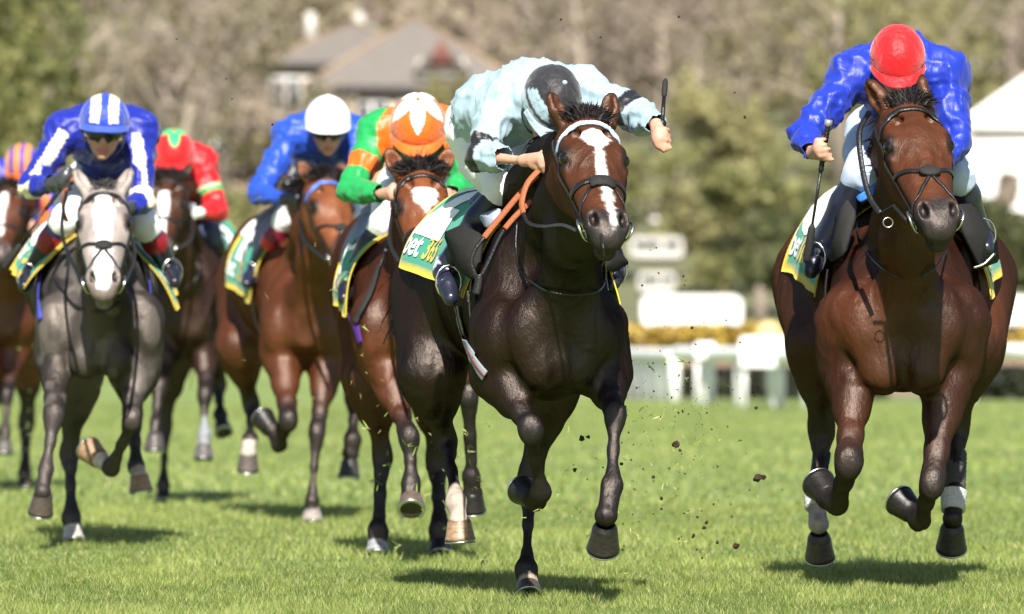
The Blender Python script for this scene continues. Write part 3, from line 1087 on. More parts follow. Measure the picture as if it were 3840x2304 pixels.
    for a in 'LR':
        if sp.get('glove'+a):
            S = SDF(); h = sp['hand'+a]
            fist(S, J['wr'+a], h['_c'], h['g'], h['out'], h.get('k', 1), h.get('open', 0), .003)
            e = nrm(J['wr'+a] - J['el'+a])
            S.cone(J['wr'+a] - e*.03, J['wr'+a], .036, .034, .01)
            P, Q = S.mesh(.007)
            g0 = np.array(sp['glove'+a])
            mesh('glove', P, Q, M_BOOT, root, None, np.tile(g0, (len(P), 1)))
    return dict(root=root, J=J, pt=pt, L=L, sp=sp, U=U, Fw=Fw, Wd=Wd)

def helmet(root, sp, L, hk):
    hp = sp['head']
    R = np.array([.108, .132, .122])
    nu, nv_ = 76, 36
    V, D, F = [], [], []
    for i in range(nv_ + 1):
        for k in range(nu):
            b = 2*math.pi*k/nu                      # 0 = forward
            low = 90 + 32*(.5 - .5*math.cos(b))**1.0    # reaches further down behind
            low += 10*math.exp(-((math.cos(b))/.35)**2)
            a = math.radians(low)*i/nv_
            d = np.array([math.sin(a)*math.sin(b), math.sin(a)*math.cos(b), math.cos(a)])
            m = 1 - .032*(1 - abs(math.sin(3*b)))**2.5*math.sin(min(a*1.2, math.pi))
            pk = 0.0          # gathered crown
            fold = .004*math.sin(b*18 + 3*math.sin(b*5))*math.exp(-((a - .3)/.3)**2) + .004*math.sin(9*b)*math.exp(-((i/nv_ - 1)/.12)**2)
            V.append(L(*(d*R*(m + fold) + np.array([0, 0, pk*.5])))); D.append((b if b <= math.pi else b - 2*math.pi, a, d))
    for i in range(nv_):
        for k in range(nu):
            F.append((i*nu+k, (i+1)*nu+k, (i+1)*nu+(k+1) % nu, i*nu+(k+1) % nu))
    C = np.array([hp['col'](b, a, d) for (b, a, d) in D], float)
    ho = mesh('helmet', np.array(V), F, M_CAP, root, None, C)
    ho.modifiers.new('shell', 'SOLIDIFY').thickness = .006
    # peak
    V, F, C = [], [], []
    n = 25
    for j in range(7):
        t = j/6
        for i in range(n):
            b = math.radians(-68 + 136*i/(n-1))
            q = 1 + .40*t*(math.cos(b*1.25)**.8 if abs(b*1.25) < 1.57 else 0)
            V.append(L(R[0]*1.01*math.sin(b)*(1 + .03*t), R[1]*1.0*math.cos(b)*q, -.002 - .014*t - .010*t*abs(math.sin(b))))
            C.append(hp.get('peak', hp['col'](b, 1.45, None)))
    for j in range(6):
        for i in range(n-1):
            F.append((j*n+i, j*n+i+1, (j+1)*n+i+1, (j+1)*n+i))
    pk = mesh('peak', np.array(V), F, M_CAP, root, None, np.array(C))
    pk.parent = ho
    pk.modifiers.new('shell', 'SOLIDIFY').thickness = .006
    V, F = uvsphere(L(0, 0, R[2] - .002), .010*hk, 10, 6)
    kn = mesh('cap_button', V, F, M_CAP, root, None, np.tile(np.array(hp['col'](0, 0, None)), (len(V), 1)))
    kn.parent = ho
    mb = MB()
    mb.strap(spline([L(-.092, .01, -.03), L(-.08, .02, -.10), L(-.03, .05, -.155), L(.03, .05, -.155), L(.08, .02, -.10), L(.092, .01, -.03)], 5),
             [L(a, b, c) - L(0, .0, -.06) for a, b, c in spline([(-.092, .01, -.03), (-.08, .02, -.10), (-.03, .05, -.155), (.03, .05, -.155), (.08, .02, -.10), (.092, .01, -.03)], 5)], .016, .003)
    st = mb.build('chin_strap', M_LEATHER, root)
    st.parent = ho

def whip(a, b, label, tk=1.0):
    """a short whip: a = butt, b = tip, padded end"""
    mb = MB(); a = np.asarray(a, float); b = np.asarray(b, float); u = nrm(b - a); L = np.linalg.norm(b - a)
    base = (a + b)/2
    mb.tube([a, a + u*.02, a + u*.03], [.016*tk, .017*tk, .012*tk], 12)
    root = mb.build('whip', M_WHIPCAP, None, a)
    tag(root, label, 'whip', 'whips held by the jockeys')
    mb = MB()
    pts = [a + u*L*t for t in np.linspace(.04, .36, 40)]
    mb.tube(pts, [tk*(.0115 + .0016*math.sin(i*2.1)) for i in range(40)], 10)
    mb.build('grip', M_WHIP, root)
    mb = MB()
    mb.tube([a + u*L*.36, a + u*L*.74], [.0068*tk, .0055*tk], 8)
    mb.build('shaft', M_WHIP, root)
    sd = nrm(np.cross(u, (0, 1, 0)))
    mb = MB()
    pts = [a + u*L*t for t in (.73, .76, .85, .97, 1.0)]
    mb.strap(pts, [(0, -1, 0)]*5, [w_/tk for w_ in (.014, .030, .034, .032, .02)], .010)
    mb.build('flap', M_PAD, root)
    return root
# ------------------------------------------------------------------ the field
UP = (0.0, -.55, .8)       # an ear that shows its opening forwards (l, w, f of the head)
def surf(hd, px, py, off=.012, Yf=None):
    o = Vector((0, 0, CAM_H)); q = at(px, py, 10.0)
    d = (Vector(q) - o).normalized()
    loc, no, i, dist = hd['bvh'].ray_cast(o, d)
    if loc is None:
        return at(px, py, Yf or hd['Y'] + .3), np.array([0, -1., 0])
    no = np.array(no)
    if no[1] > 0: no = -no
    return np.array(loc) + no*off, no

def laid_strap(hd, pts, wid, mat, name, off=.006, th=.004, n=7):
    """a strap laid on the horse along picture points"""
    P = spline([np.array([q[0], q[1], 0.]) for q in pts], n)
    A, B = [], []
    for p in P:
        a, b = surf(hd, p[0], p[1], off); A.append(a); B.append(b)
    # calm the depth
    A = np.array(A)
    for _ in range(3):
        A[1:-1] = (A[:-2] + 2*A[1:-1] + A[2:])/4
    mb = MB(); mb.strap(list(A), B, wid, th)
    return mb.build(name, mat, hd['root'])

def cord(hd, pts, r, mat, name, off=.01, n=7, depth=None):
    P = spline([np.array(list(q[:2]) + [q[2] if len(q) > 2 else np.nan]) for q in pts], 1) if False else pts
    A = []
    for q in pts:
        A.append(at(q[0], q[1], hd['Y'] + q[2]) if len(q) > 2 else surf(hd, q[0], q[1], off)[0])
    mb = MB(); mb.tube(spline(A, n), r, 7)
    return mb.build(name, mat, hd['root'])

EAR_F = lambda b, t, r=.036, o=(-.2, 0, .9): (b, t, r, o)

HS = {}
# ---- dark bay with the white blaze, in front
HS['A'] = horse(dict(
    Y=29.2, h=.0105, neck_col=(.0022, .0014, .0012), base=(1990, .8), label='nearly black bay racehorse with a long white blaze, ridden by the pale blue jockey',
    coat=(0.00432, 0.00216, 0.001555), coat2=(0.009504, 0.003888, 0.002246), face=(0.0576, 0.01944, 0.00828), points=(.010, .0085, .009), muzzle=(.020, .017, .018),
    trunk=[(-0.06, 2085, 1290, 27.3, 40), (-0.02, 2085, 1280, 118.3, 150), (0.1, 2078, 1255, 195.65, 240), (0.3, 2062, 1190, 238.42, 325), (0.6, 2015, 1120, 243.88, 345), (0.9, 1955, 1080, 254.8, 330), (1.2, 1890, 1050, 266.75, 315), (1.5, 1815, 1020, 266.75, 305), (1.75, 1765, 1015, 254.14, 300), (2, 1725, 1040, 184.3, 225), (2.12, 1720, 1060, 87.3, 110), (2.16, 1720, 1060, 19.4, 20)],
    bumps=[(1885, 1270, .10, .080, .11, .16), (2272, 1270, .10, .065, .11, .16), (2030, 1385, .0, .09, .075, .095, .04), (2165, 1385, .0, .09, .075, .095, .04),
           (1985, 1240, .0, .10, .08, .16, .05), (2200, 1240, .0, .10, .08, .16, .05), (1640, 1180, 1.5, .14, .26, .28), (1980, 1200, 1.45, .14, .26, .28), (1985, 1080, .32, .2, .2, .3)],
    cuts=[((2098, 1330, -.095), (2096, 1500, -.03), .020, .05)],
    head=dict(poll=(2205, 425, -.42), pitch=32, yaw=8, roll=3, hs=1.20,
              ears=[EAR_F((-.005, -.072, -.05), (-.085, -.125, .03), .036, (.1, .45, .9)), EAR_F((-.005, .072, -.05), (-.10, .088, .03), .036, (.1, -.5, .8))]),
    blaze=[(.105, .005, .0), (.12, .006, .045), (.15, .006, .052), (.19, .003, .038), (.225, .004, .016), (.30, .006, .017), (.36, .008, .020), (.43, .010, .022), (.50, .012, .014), (.56, .014, .009), (.60, .014, .006), (.62, .014, 0)],
    neck=dict(base=(2075, 930, .28), withers=(1930, 770, .62), breast=(2120, 1110, .02), r=.165),
    legs=[dict(kind='fore', pts=[(1880, 1400, .22), (1988, 1612, -.10), (2030, 1848, .10), (2005, 1872, .20), (1962, 1842, .28)], hoofk=.86, root=(1880, 1230, .2), root_r=.13, black=.5, k=1.08),
          dict(kind='fore', pts=[(2268, 1390, .22), (2303, 1550, -.16), (2294, 1822, -.30), (2273, 1935, -.36), (2262, 2052, -.27)], root=(2250, 1230, .2), root_r=.12, black=.42, k=1.04, hoofc=(.020, .017, .015)),
          dict(kind='hind', pts=[(2060, 1430, 1.05), (1986, 1800, 1.15), (1974, 2140, .86), (1980, 2195, .82), (1984, 2236, .78)], root=(1990, 1100, 1.45), root_r=.2, black=.2, k=.95, sock=(2.62, (0.279, 0.223, 0.174)), hoofc=(.05, .04, .03)),
          dict(kind='hind', pts=[(1615, 1400, 1.35), (1672, 1650, 1.55), (1714, 1885, 1.22), (1722, 1955, 1.14), (1726, 2027, 1.14)], root=(1640, 1100, 1.6), root_r=.2, black=.3, k=1.02, sock=(1.72, (0.341, 0.285, 0.236)), hoofc=(0.26, 0.167, 0.0992))]))
# ---- bay on the right
HS['B'] = horse(dict(
    Y=30.6, h=.0105, base=(3385, .8), label='bay racehorse without face marking, ridden by the jockey in the plain red cap',
    coat=(.025, .0082, .0042), coat2=(.058, .0180, .0072), face=(.068, .0215, .0088), points=(.012, .010, .010), muzzle=(.022, .018, .018),
    trunk=[(-0.06, 3382, 1290, 27.6, 40), (-0.02, 3382, 1275, 128.8, 150), (0.1, 3385, 1240, 216.2, 230), (0.3, 3388, 1170, 264.96, 300), (0.6, 3385, 1105, 274.16, 350), (1, 3370, 1055, 295.85, 345), (1.35, 3350, 1010, 339.5, 345), (1.65, 3340, 1000, 386.06, 365), (1.9, 3335, 1030, 320.1, 310), (2.1, 3335, 1060, 164.9, 170), (2.16, 3335, 1060, 29.1, 30)],
    bumps=[(3185, 1245, .12, .085, .12, .19), (3588, 1245, .12, .085, .12, .19), (3310, 1385, .0, .105, .08, .11, .04), (3462, 1385, .0, .105, .08, .11, .04),
           (3270, 1220, .0, .12, .085, .17, .05), (3510, 1220, .0, .12, .085, .17, .05), (3040, 1120, 1.6, .13, .28, .30), (3655, 1120, 1.6, .13, .28, .30)],
    cuts=[((3386, 1330, -.10), (3388, 1490, -.03), .022, .05)],
    head=dict(poll=(3408, 368, -.40), pitch=34, yaw=9, roll=-2, hs=1.27,
              ears=[EAR_F((-.005, -.070, -.05), (-.09, -.128, .02), .036, (.3, -.9, .2)), EAR_F((-.005, .068, -.05), (-.10, .058, .03), .036, (.3, .9, .2))]),
    neck=dict(base=(3392, 900, .28), withers=(3340, 660, .62), breast=(3400, 1120, .02), r=.165),
    legs=[dict(kind='fore', pts=[(3190, 1370, .20), (3186, 1735, -.16), (3140, 1890, .12), (3110, 1865, .20), (3075, 1822, .28)], root=(3180, 1200, .2), root_r=.14, black=.55, k=1.14),
          dict(kind='fore', pts=[(3560, 1370, .20), (3497, 1815, -.10), (3448, 1955, .18), (3420, 1920, .25), (3378, 1882, .30)], root=(3590, 1200, .2), root_r=.14, black=.62, k=1.10),
          dict(kind='hind', pts=[(3070, 1290, 1.30), (3085, 1625, 1.50), (3058, 1882, 1.28), (3070, 1965, 1.22), (3074, 2085, 1.30)], root=(3090, 1050, 1.6), root_r=.22, black=.35, k=1.05, sock=(1.95, (0.26, 0.236, 0.223)), hoofc=(.06, .048, .04)),
          dict(kind='hind', pts=[(3640, 1290, 1.30), (3590, 1610, 1.50), (3577, 1872, 1.25), (3572, 1945, 1.20), (3567, 2050, 1.28)], root=(3630, 1050, 1.6), root_r=.22, black=.35, k=1.08, hoofc=(.035, .03, .027))]))
# ---- grey
HS['C'] = horse(dict(
    Y=36.9, h=.013, base=(276, .9), label='dapple grey racehorse with a broad white face beside the left edge of the field',
    coat=(0.024, 0.02, 0.0184), coat2=(0.056, 0.0472, 0.0432), coat2_scale=2.8, dapple=(0.152, 0.132, 0.12), face=(0.272, 0.232, 0.212), points=(.030, .026, .026), muzzle=(.16, .13, .12), blaze_col=(.82, .80, .79),
    trunk=[(-0.06, 380, 1260, 23.25, 30), (-0.02, 380, 1245, 102.3, 120), (0.1, 378, 1215, 162.75, 185), (0.3, 370, 1160, 193.44, 240), (0.6, 352, 1110, 199.02, 272), (1, 332, 1070, 218.25, 270), (1.4, 312, 1035, 232.8, 265), (1.7, 302, 1035, 221.16, 245), (1.95, 300, 1060, 155.2, 180), (2.1, 300, 1070, 58.2, 70)],
    bumps=[(205, 1240, .12, .09, .12, .18), (545, 1240, .12, .08, .12, .18), (325, 1350, .0, .09, .075, .10, .04), (435, 1350, .0, .09, .075, .10, .04)],
    cuts=[((382, 1290, -.09), (382, 1430, -.04), .02, .05)],
    head=dict(poll=(388, 692, -.42), pitch=36, yaw=3, roll=-1, hs=1.20,
              ears=[EAR_F((-.005, -.065, -.05), (-.085, -.125, .035), .036, (.1, .5, .9)), EAR_F((-.005, .065, -.05), (-.085, .118, .03), .036, (.1, -.5, .9))]),
    blaze=[(.06, .0, .02), (.12, .0, .044), (.2, .0, .046), (.3, .0, .034), (.38, .0, .030), (.46, .0, .044), (.56, .0, .036), (.62, .0, .028), (.64, 0, 0)],
    neck=dict(base=(388, 1000, .28), withers=(365, 850, .62), breast=(390, 1140, .02), r=.16),
    legs=[dict(kind='fore', pts=[(212, 1340, .22), (203, 1555, -.18), (171, 1765, -.30), (163, 1845, -.34), (153, 1920, -.30)], root=(225, 1200, .2), root_r=.12, black=.72, k=1.02, hoofc=(0.062, 0.0465, 0.0372)),
          dict(kind='fore', pts=[(520, 1330, .22), (494, 1575, -.14), (418, 1758, .10), (372, 1722, .18), (338, 1690, .24)], root=(520, 1200, .2), root_r=.12, black=.72, k=1.08, sock=(2.3, (0.434, 0.384, 0.347)), hoofc=(0.26, 0.167, 0.0992)),
          dict(kind='hind', pts=[(290, 1400, 1.0), (258, 1700, 1.12), (265, 1945, .92), (272, 1990, .90), (278, 2036, .86)], root=(300, 1100, 1.4), root_r=.2, black=.15, k=.95, sock=(2.7, (0.465, 0.434, 0.409)), hoofc=(0.372, 0.341, 0.31)),
          dict(kind='hind', pts=[(500, 1370, 1.3), (498, 1560, 1.5), (514, 1755, 1.25), (522, 1785, 1.2), (529, 1842, 1.19)], root=(450, 1100, 1.5), root_r=.2, black=.3, k=1.0, sock=(2.35, (0.384, 0.31, 0.26)), hoofc=(0.273, 0.174, 0.105))]))
# ---- bay under the green jockey
HS['D'] = horse(dict(
    Y=34.7, h=.013, base=(1420, .9), label='bay racehorse with a square white star, ridden by the emerald green jockey',
    coat=(0.06961, 0.02055, 0.007956), coat2=(0.04111, 0.01193, 0.005304), face=(0.1287, 0.039, 0.01404), points=(.012, .010, .010),
    trunk=[(-0.06, 1560, 1260, 23.75, 30), (-0.02, 1560, 1245, 104.5, 120), (0.1, 1555, 1210, 171, 190), (0.3, 1540, 1150, 201.4, 250), (0.6, 1512, 1100, 203.3, 275), (1, 1482, 1060, 209.72, 275), (1.4, 1460, 1030, 217.56, 265), (1.7, 1440, 1030, 207.76, 245), (1.95, 1435, 1060, 137.2, 170), (2.1, 1430, 1070, 58.8, 70)],
    bumps=[(1400, 1250, .12, .10, .12, .18), (1690, 1250, .12, .09, .12, .18)],
    head=dict(poll=(1578, 622, -.42), pitch=38, yaw=6, roll=-1, hs=1.16,
              ears=[EAR_F((-.005, -.078, -.05), (-.085, -.135, .03), .037, (.2, -.2, .9)), EAR_F((-.005, .078, -.05), (-.085, .13, .03), .037, (.2, .2, .9))]),
    blaze=[(.145, .0, .0), (.15, .0, .050), (.20, .002, .048), (.24, .004, .040), (.265, .002, .018), (.30, 0, 0)],
    neck=dict(base=(1560, 950, .28), withers=(1540, 800, .62), breast=(1565, 1120, .02), r=.16),
    legs=[dict(kind='fore', pts=[(1425, 1340, .22), (1535, 1640, -.14), (1544, 1815, -.20), (1543, 1868, -.22), (1542, 1915, -.28)], root=(1420, 1200, .2), root_r=.13, black=.48, k=1.08, hoofc=(0.0992, 0.0744, 0.0558), fwd=(0, -.6, .8)),
          dict(kind='fore', pts=[(1720, 1330, .22), (1757, 1480, -.12), (1768, 1790, .0), (1771, 1850, .02), (1773, 1910, .05)], root=(1690, 1200, .2), root_r=.12, black=.5, k=1.0),
          dict(kind='hind', pts=[(1392, 1420, 1.0), (1430, 1715, 1.12), (1420, 1995, .92), (1416, 2045, .90), (1414, 2084, .87)], root=(1400, 1100, 1.4), root_r=.2, black=.45, k=1.0, sock=(2.7, (0.341, 0.341, 0.347)), hoofc=(0.236, 0.236, 0.248)),
          dict(kind='hind', pts=[(1620, 1420, 1.1), (1642, 1740, 1.25), (1648, 1990, 1.0), (1650, 2035, .98), (1652, 2078, .95)], root=(1600, 1100, 1.4), root_r=.2, black=.3, k=1.0)]))
# ---- bay under the jockey in the white cap
HS['E'] = horse(dict(
    Y=41.9, h=.015, base=(1170, -.2), label='light bay racehorse with its head turned, ridden by the white capped jockey',
    coat=(0.08288, 0.02519, 0.009282), coat2=(0.05635, 0.01724, 0.00663), face=(0.1443, 0.0468, 0.01716), points=(.014, .011, .010), muzzle=(.07, .055, .05),
    trunk=[(-.06, 1150, 1250, 20, 25), (-.02, 1150, 1235, 85, 95), (.1, 1145, 1200, 140, 160), (.3, 1135, 1150, 152, 215), (.6, 1112, 1100, 160, 245), (1., 1072, 1060, 176, 242),
           (1.4, 1035, 1020, 192, 235), (1.7, 1015, 1020, 188, 218), (1.95, 1005, 1050, 120, 150), (2.1, 1000, 1060, 50, 60)],
    bumps=[(1045, 1240, .12, .09, .12, .18), (1240, 1240, .12, .08, .12, .18)],
    head=dict(poll=(1222, 655, -.40), pitch=38, yaw=17, roll=3, hs=1.14,
              ears=[EAR_F((-.005, -.065, -.05), (-.085, -.13, .02), .036, (.3, -.3, .9)), EAR_F((-.005, .065, -.05), (-.085, .11, .02), .036, (.3, .3, .9))]),
    blaze=[(.38, 0, 0), (.40, .0, .024), (.425, .002, .02), (.44, 0, 0)],
    neck=dict(base=(1165, 960, .28), withers=(1130, 820, .62), breast=(1160, 1110, .02), r=.155, bow=(-.02, 0, 0)),
    legs=[dict(kind='fore', pts=[(1058, 1330, .22), (1083, 1580, -.16), (1048, 1672, .12), (1015, 1610, .20), (988, 1572, .26)], root=(1060, 1200, .2), root_r=.12, black=.5, k=1.12),
          dict(kind='fore', pts=[(1235, 1340, .20), (1188, 1625, -.10), (1171, 1882, -.22), (1171, 1920, -.22), (1171, 1962, -.24)], root=(1225, 1200, .2), root_r=.12, black=.45, k=1.02, sock=(2.6, (0.372, 0.335, 0.31)), hoofc=(0.248, 0.211, 0.186)),
          dict(kind='hind', pts=[(900, 1300, 1.3), (942, 1520, 1.5), (938, 1645, 1.25), (932, 1700, 1.2), (929, 1762, 1.22)], root=(930, 1080, 1.6), root_r=.2, black=.3, k=1.05, sock=(2.2, (0.372, 0.322, 0.285)), hoofc=(0.0868, 0.0682, 0.062)),
          dict(kind='hind', pts=[(1290, 1280, 1.3), (1335, 1500, 1.5), (1320, 1650, 1.3), (1314, 1700, 1.3), (1308, 1790, 1.28)], root=(1150, 1080, 1.6), root_r=.2, black=.3, k=1.05, hoofc=(.03, .027, .025))]))
# ---- dark bay under the red jockey
HS['G'] = horse(dict(
    Y=45.9, h=.016, base=(615, .9), label='dark brown racehorse behind the grey, ridden by the jockey in red',
    coat=(0.021, 0.009, 0.006), coat2=(0.03375, 0.0135, 0.0075), face=(0.045, 0.01725, 0.009), points=(.012, .010, .010), muzzle=(.05, .04, .04),
    trunk=[(-.06, 722, 1220, 16, 20), (-.02, 722, 1205, 80, 90), (.1, 720, 1170, 115, 155), (.3, 720, 1120, 128, 212), (.6, 726, 1080, 140, 228), (1., 740, 1040, 150, 225),
           (1.4, 752, 1010, 160, 215), (1.7, 758, 1010, 155, 200), (1.95, 760, 1040, 100, 140), (2.1, 760, 1040, 40, 50)],
    head=dict(poll=(632, 655, -.40), pitch=37, yaw=-4, roll=0, hs=1.10,
              ears=[EAR_F((-.005, -.065, -.05), (-.085, -.13, .02), .036, (.3, -.3, .9)), EAR_F((-.005, .065, -.05), (-.085, .13, .03), .036, (.1, -.5, .9))]),
    blaze=[(.15, -.01, 0), (.17, -.01, .03), (.25, -.006, .032), (.34, 0, .024), (.42, .004, .018), (.5, .006, .02), (.56, .006, 0)],
    neck=dict(base=(690, 930, .28), withers=(720, 800, .62), breast=(695, 1090, .02), r=.15),
    legs=[dict(kind='fore', pts=[(622, 1290, .22), (596, 1450, -.10), (584, 1590, -.25), (581, 1630, -.28), (579, 1690, -.30)], root=(650, 1180, .2), root_r=.11, black=.5, k=1.05, hoofc=(.06, .05, .045)),
          dict(kind='fore', pts=[(770, 1290, .22), (766, 1480, -.10), (766, 1625, -.2), (764, 1675, -.22), (763, 1722, -.24)], root=(780, 1180, .2), root_r=.11, black=.5, k=1.0, sock=(1.5, (0.186, 0.198, 0.217)), hoofc=(.09, .08, .08)),
          dict(kind='hind', pts=[(650, 1330, 1.), (618, 1610, 1.1), (613, 1820, .92), (614, 1855, .9), (615, 1885, .87)], root=(700, 1080, 1.4), root_r=.18, black=.2, k=.9),
          dict(kind='hind', pts=[(800, 1280, 1.3), (812, 1440, 1.5), (826, 1560, 1.3), (832, 1590, 1.26), (840, 1625, 1.2)], root=(800, 1080, 1.6), root_r=.18, black=.3, k=1.0)]))
# ---- bay cut by the left edge
HS['H'] = horse(dict(
    Y=49.8, h=.018, base=(95, .9), label='bay racehorse with a white face, cut off by the left edge of the photo',
    coat=(0.07875, 0.024, 0.00975), coat2=(0.04875, 0.01425, 0.00675), face=(0.0675, 0.0225, 0.0105), points=(.012, .010, .010), muzzle=(.05, .04, .04),
    trunk=[(-.06, 35, 1220, 16, 20), (-.02, 35, 1205, 85, 90), (.1, 36, 1170, 125, 155), (.3, 40, 1120, 135, 205), (.6, 45, 1080, 140, 222), (1., 50, 1040, 145, 215),
           (1.4, 55, 1010, 150, 205), (1.7, 60, 1010, 145, 190), (1.95, 60, 1040, 95, 130), (2.1, 60, 1040, 40, 50)],
    head=dict(poll=(32, 690, -.40), pitch=37, yaw=-4, roll=0, hs=1.12,
              ears=[EAR_F((-.005, -.065, -.05), (-.085, -.13, .02), .036, (.3, -.3, .9)), EAR_F((-.005, .065, -.05), (-.085, .12, -.02), .036, (.3, .3, .9))]),
    blaze=[(.08, -.02, 0), (.10, -.02, .03), (.2, -.015, .026), (.3, -.01, .014), (.36, -.008, .02), (.44, 0, .018), (.5, 0, 0)],
    neck=dict(base=(38, 940, .28), withers=(45, 830, .62), breast=(36, 1090, .02), r=.15),
    legs=[dict(kind='fore', pts=[(-50, 1280, .22), (-60, 1450, -.1), (-40, 1580, .1), (-60, 1590, .15), (-80, 1580, .2)], root=(-30, 1180, .2), root_r=.11, black=.5),
          dict(kind='fore', pts=[(58, 1290, .22), (30, 1480, -.15), (20, 1620, -.25), (17, 1660, -.28), (15, 1702, -.3)], root=(70, 1180, .2), root_r=.11, black=.45, hoofc=(.08, .07, .065)),
          dict(kind='hind', pts=[(110, 1330, 1.), (100, 1590, 1.1), (93, 1780, .92), (94, 1812, .9), (95, 1842, .87)], root=(90, 1080, 1.4), root_r=.18, black=.2, k=.95),
          dict(kind='hind', pts=[(0, 1330, 1.3), (-20, 1500, 1.5), (-30, 1620, 1.3), (-32, 1660, 1.25), (-34, 1700, 1.2)], root=(40, 1080, 1.6), root_r=.18, black=.3)]))

# ---- tack
M_BROWB = plain('blue_browband', (.05, .16, .6), .4)
M_BROWA = plain('pale_blue_browband', (.30, .42, .62), .4)
bridle(HS['A'], 'pad', M_BROWA, brow_dots=True)
bridle(HS['B'], 'grackle')
bridle(HS['C'], 'grackle')
bridle(HS['D'], 'drop')
bridle(HS['E'], 'grackle', M_BROWB)
bridle(HS['G'], 'drop')
bridle(HS['H'], 'drop')
saddle_cloth(HS['A'], .52, 1.52, -1.52, 1.62, '2', (.012, .055), seed=1)
saddle_cloth(HS['B'], .62, 1.45, -1.60, 1.62, '8', (.015, .05), seed=2)
saddle_cloth(HS['C'], .45, 1.10, -1.42, 1.66, '5', (.02, .16), seed=3)
saddle_cloth(HS['D'], .42, .88, -1.78, 1.6, '7', (.01, .02), seed=4)
saddle_cloth(HS['E'], .50, 1.20, -1.66, 1.6, '4', (.01, .02), seed=5)
saddle_cloth(HS['G'], .55, 1.35, -1.6, 1.6, '3', (.02, .05), seed=6)
saddle_cloth(HS['H'], .55, 1.35, -1.6, 1.6, '6', (.02, .05), seed=7)
M_GIRTH = plain('grey_girth_webbing', (.22, .25, .27), .6, 0, .3, 150, .2)
M_PURPLE = plain('purple_girth', (.06, .015, .17), .6, 0, .3, 150, .1)
M_BLUEG = plain('blue_girth', (.05, .06, .42), .6, 0, .3, 150, .1)
girth(HS['A'], .56, M_GIRTH, .075, 1.3)
girth(HS['B'], .60, M_PAD, .09, 1.3)
girth(HS['C'], .55, M_BLUEG, .06, 1.2)
girth(HS['D'], .55, M_PURPLE, .06, 1.3)
for k in 'EGH': girth(HS[k], .55, M_PAD, .08, 1.3)

def saddle(hd, y0=.62, y1=1.1):
    T, root, Y0 = hd['T'], hd['root'], hd['Y']
    V, F = [], []
    nu, nv_ = 14, 30
    for i in range(nu+1):
        u = i/nu
        for j in range(nv_+1):
            th = (-1.0 + 2*j/nv_)*(.55 + .75*math.sin(math.pi*min(1, u*1.25))**.7)
            g = .03 + .05*(abs(u - .5)*2)**2*max(0, 1 - abs(th)*1.4)
            V.append(trunk_point(T, Y0 + y0 + (y1-y0)*u, th, g))
    for i in range(nu):
        for j in range(nv_):
            F.append((i*(nv_+1)+j, i*(nv_+1)+j+1, (i+1)*(nv_+1)+j+1, (i+1)*(nv_+1)+j))
    o = mesh('saddle', V, F, M_LEATHER, root)
    o.modifiers.new('leather', 'SOLIDIFY').thickness = .012
    return o
for k in HS: saddle(HS[k])

# ---- silks
BLUE, NAVY, CREAM = (.008, .026, .31), (.012, .016, .16), (.80, .70, .50)
PALE, BLACK, WHITE = (.27, .375, .435), (.010, .010, .012), (.82, .82, .82)
GRN, ORG, RED = (.010, .26, .065), (.60, .105, .006), (.50, .006, .010)
def solid(c): return lambda P, J, pt: np.tile(np.array(c, float), (len(P), 1))*(1 + .05*fbm(P*9, 2, 2))[:, None]
def arms(P, J, a):
    return chain_param(P, [J['sh'+a], J['el'+a], J['wr'+a]])
def silk_A(P, J, pt):
    c = np.tile(np.array(PALE), (len(P), 1))
    n = .02*fbm(P*14, 71, 2)
    for a in 'LR':
        d, par = arms(P, J, a)
        m = (d < .12) & (par > .74 + n) & (par < 1.10 + n)
        c[m] = BLACK
    return c
def silk_C(P, J, pt):
    c = np.tile(np.array(BLUE), (len(P), 1))*np.array([.8, .6, .75])
    for a, sg in (('L', -1), ('R', 1)):
        d, par = arms(P, J, a)
        x = (P - J['sh'+a])[:, 0]
        mid = lerp(J['sh'+a], J['el'+a], .5)
        ax = nrm(J['el'+a] - J['sh'+a]); sd = nrm(np.cross(ax, (0, -1, 0)))
        off = (P - J['sh'+a]) @ sd
        m = (d < .12) & (par > .15) & (par < 1.0) & (np.abs(off + sg*.0) < .030)
        c[m & (vnoise(P*11, 15) > -.5)] = CREAM
        m = (d < .12) & (par > .88) & (par < 1.35) & (vnoise(P*9, 5) > -.25)
        c[m] = CREAM
    return c
def silk_D(P, J, pt):
    c = np.tile(np.array(GRN), (len(P), 1))
    for a in 'LR':
        d, par = arms(P, J, a)
        m = (d < .12) & (par > .50) & (par < .72)
        c[m] = ORG
    q = (P - J['neck'])
    r = np.abs(np.linalg.norm(q[:, [0, 2]], axis=1) - .165)
    c[(r < .035) & (q[:, 1] < .2)] = ORG
    return c
def silk_G(P, J, pt):
    c = np.tile(np.array(RED), (len(P), 1))
    for a in 'LR':
        d, par = arms(P, J, a)
        c[(d < .12) & (par > .60) & (par < .70)] = GRN
        c[(d < .12) & (par > .57) & (par < .60)] = CREAM
    return c
def silk_H(P, J, pt):
    c = np.tile(np.array(ORG), (len(P), 1))
    m = np.sin(P[:, 0]*52) > 0
    c[m] = BLUE
    return c
def stripes(n, c1, c2, off=0):
    return lambda b, a, d: (c1 if (d is None or math.sin(math.atan2(d[0], abs(d[2]) + .25 + .3*d[1]*0)*n + off) > 0) else c2)
def cap_A(b, a, d):
    if d is None: return PALE
    dk = (.016, .015, .018)
    if a < .95 or 1.36 < a < 1.50: return dk
    q = ((b + math.pi/3) % (2*math.pi/3)) - math.pi/3
    return dk if abs(q) < .62*(1 - (a - .95)/1.1) else PALE
def cap_C(b, a, d):
    if d is None: return BLUE
    x = d[0]
    return (CREAM if (.17 < abs(x) < .56) else (.014, .045, .38)) if a < 1.45 else ((.014, .045, .38))
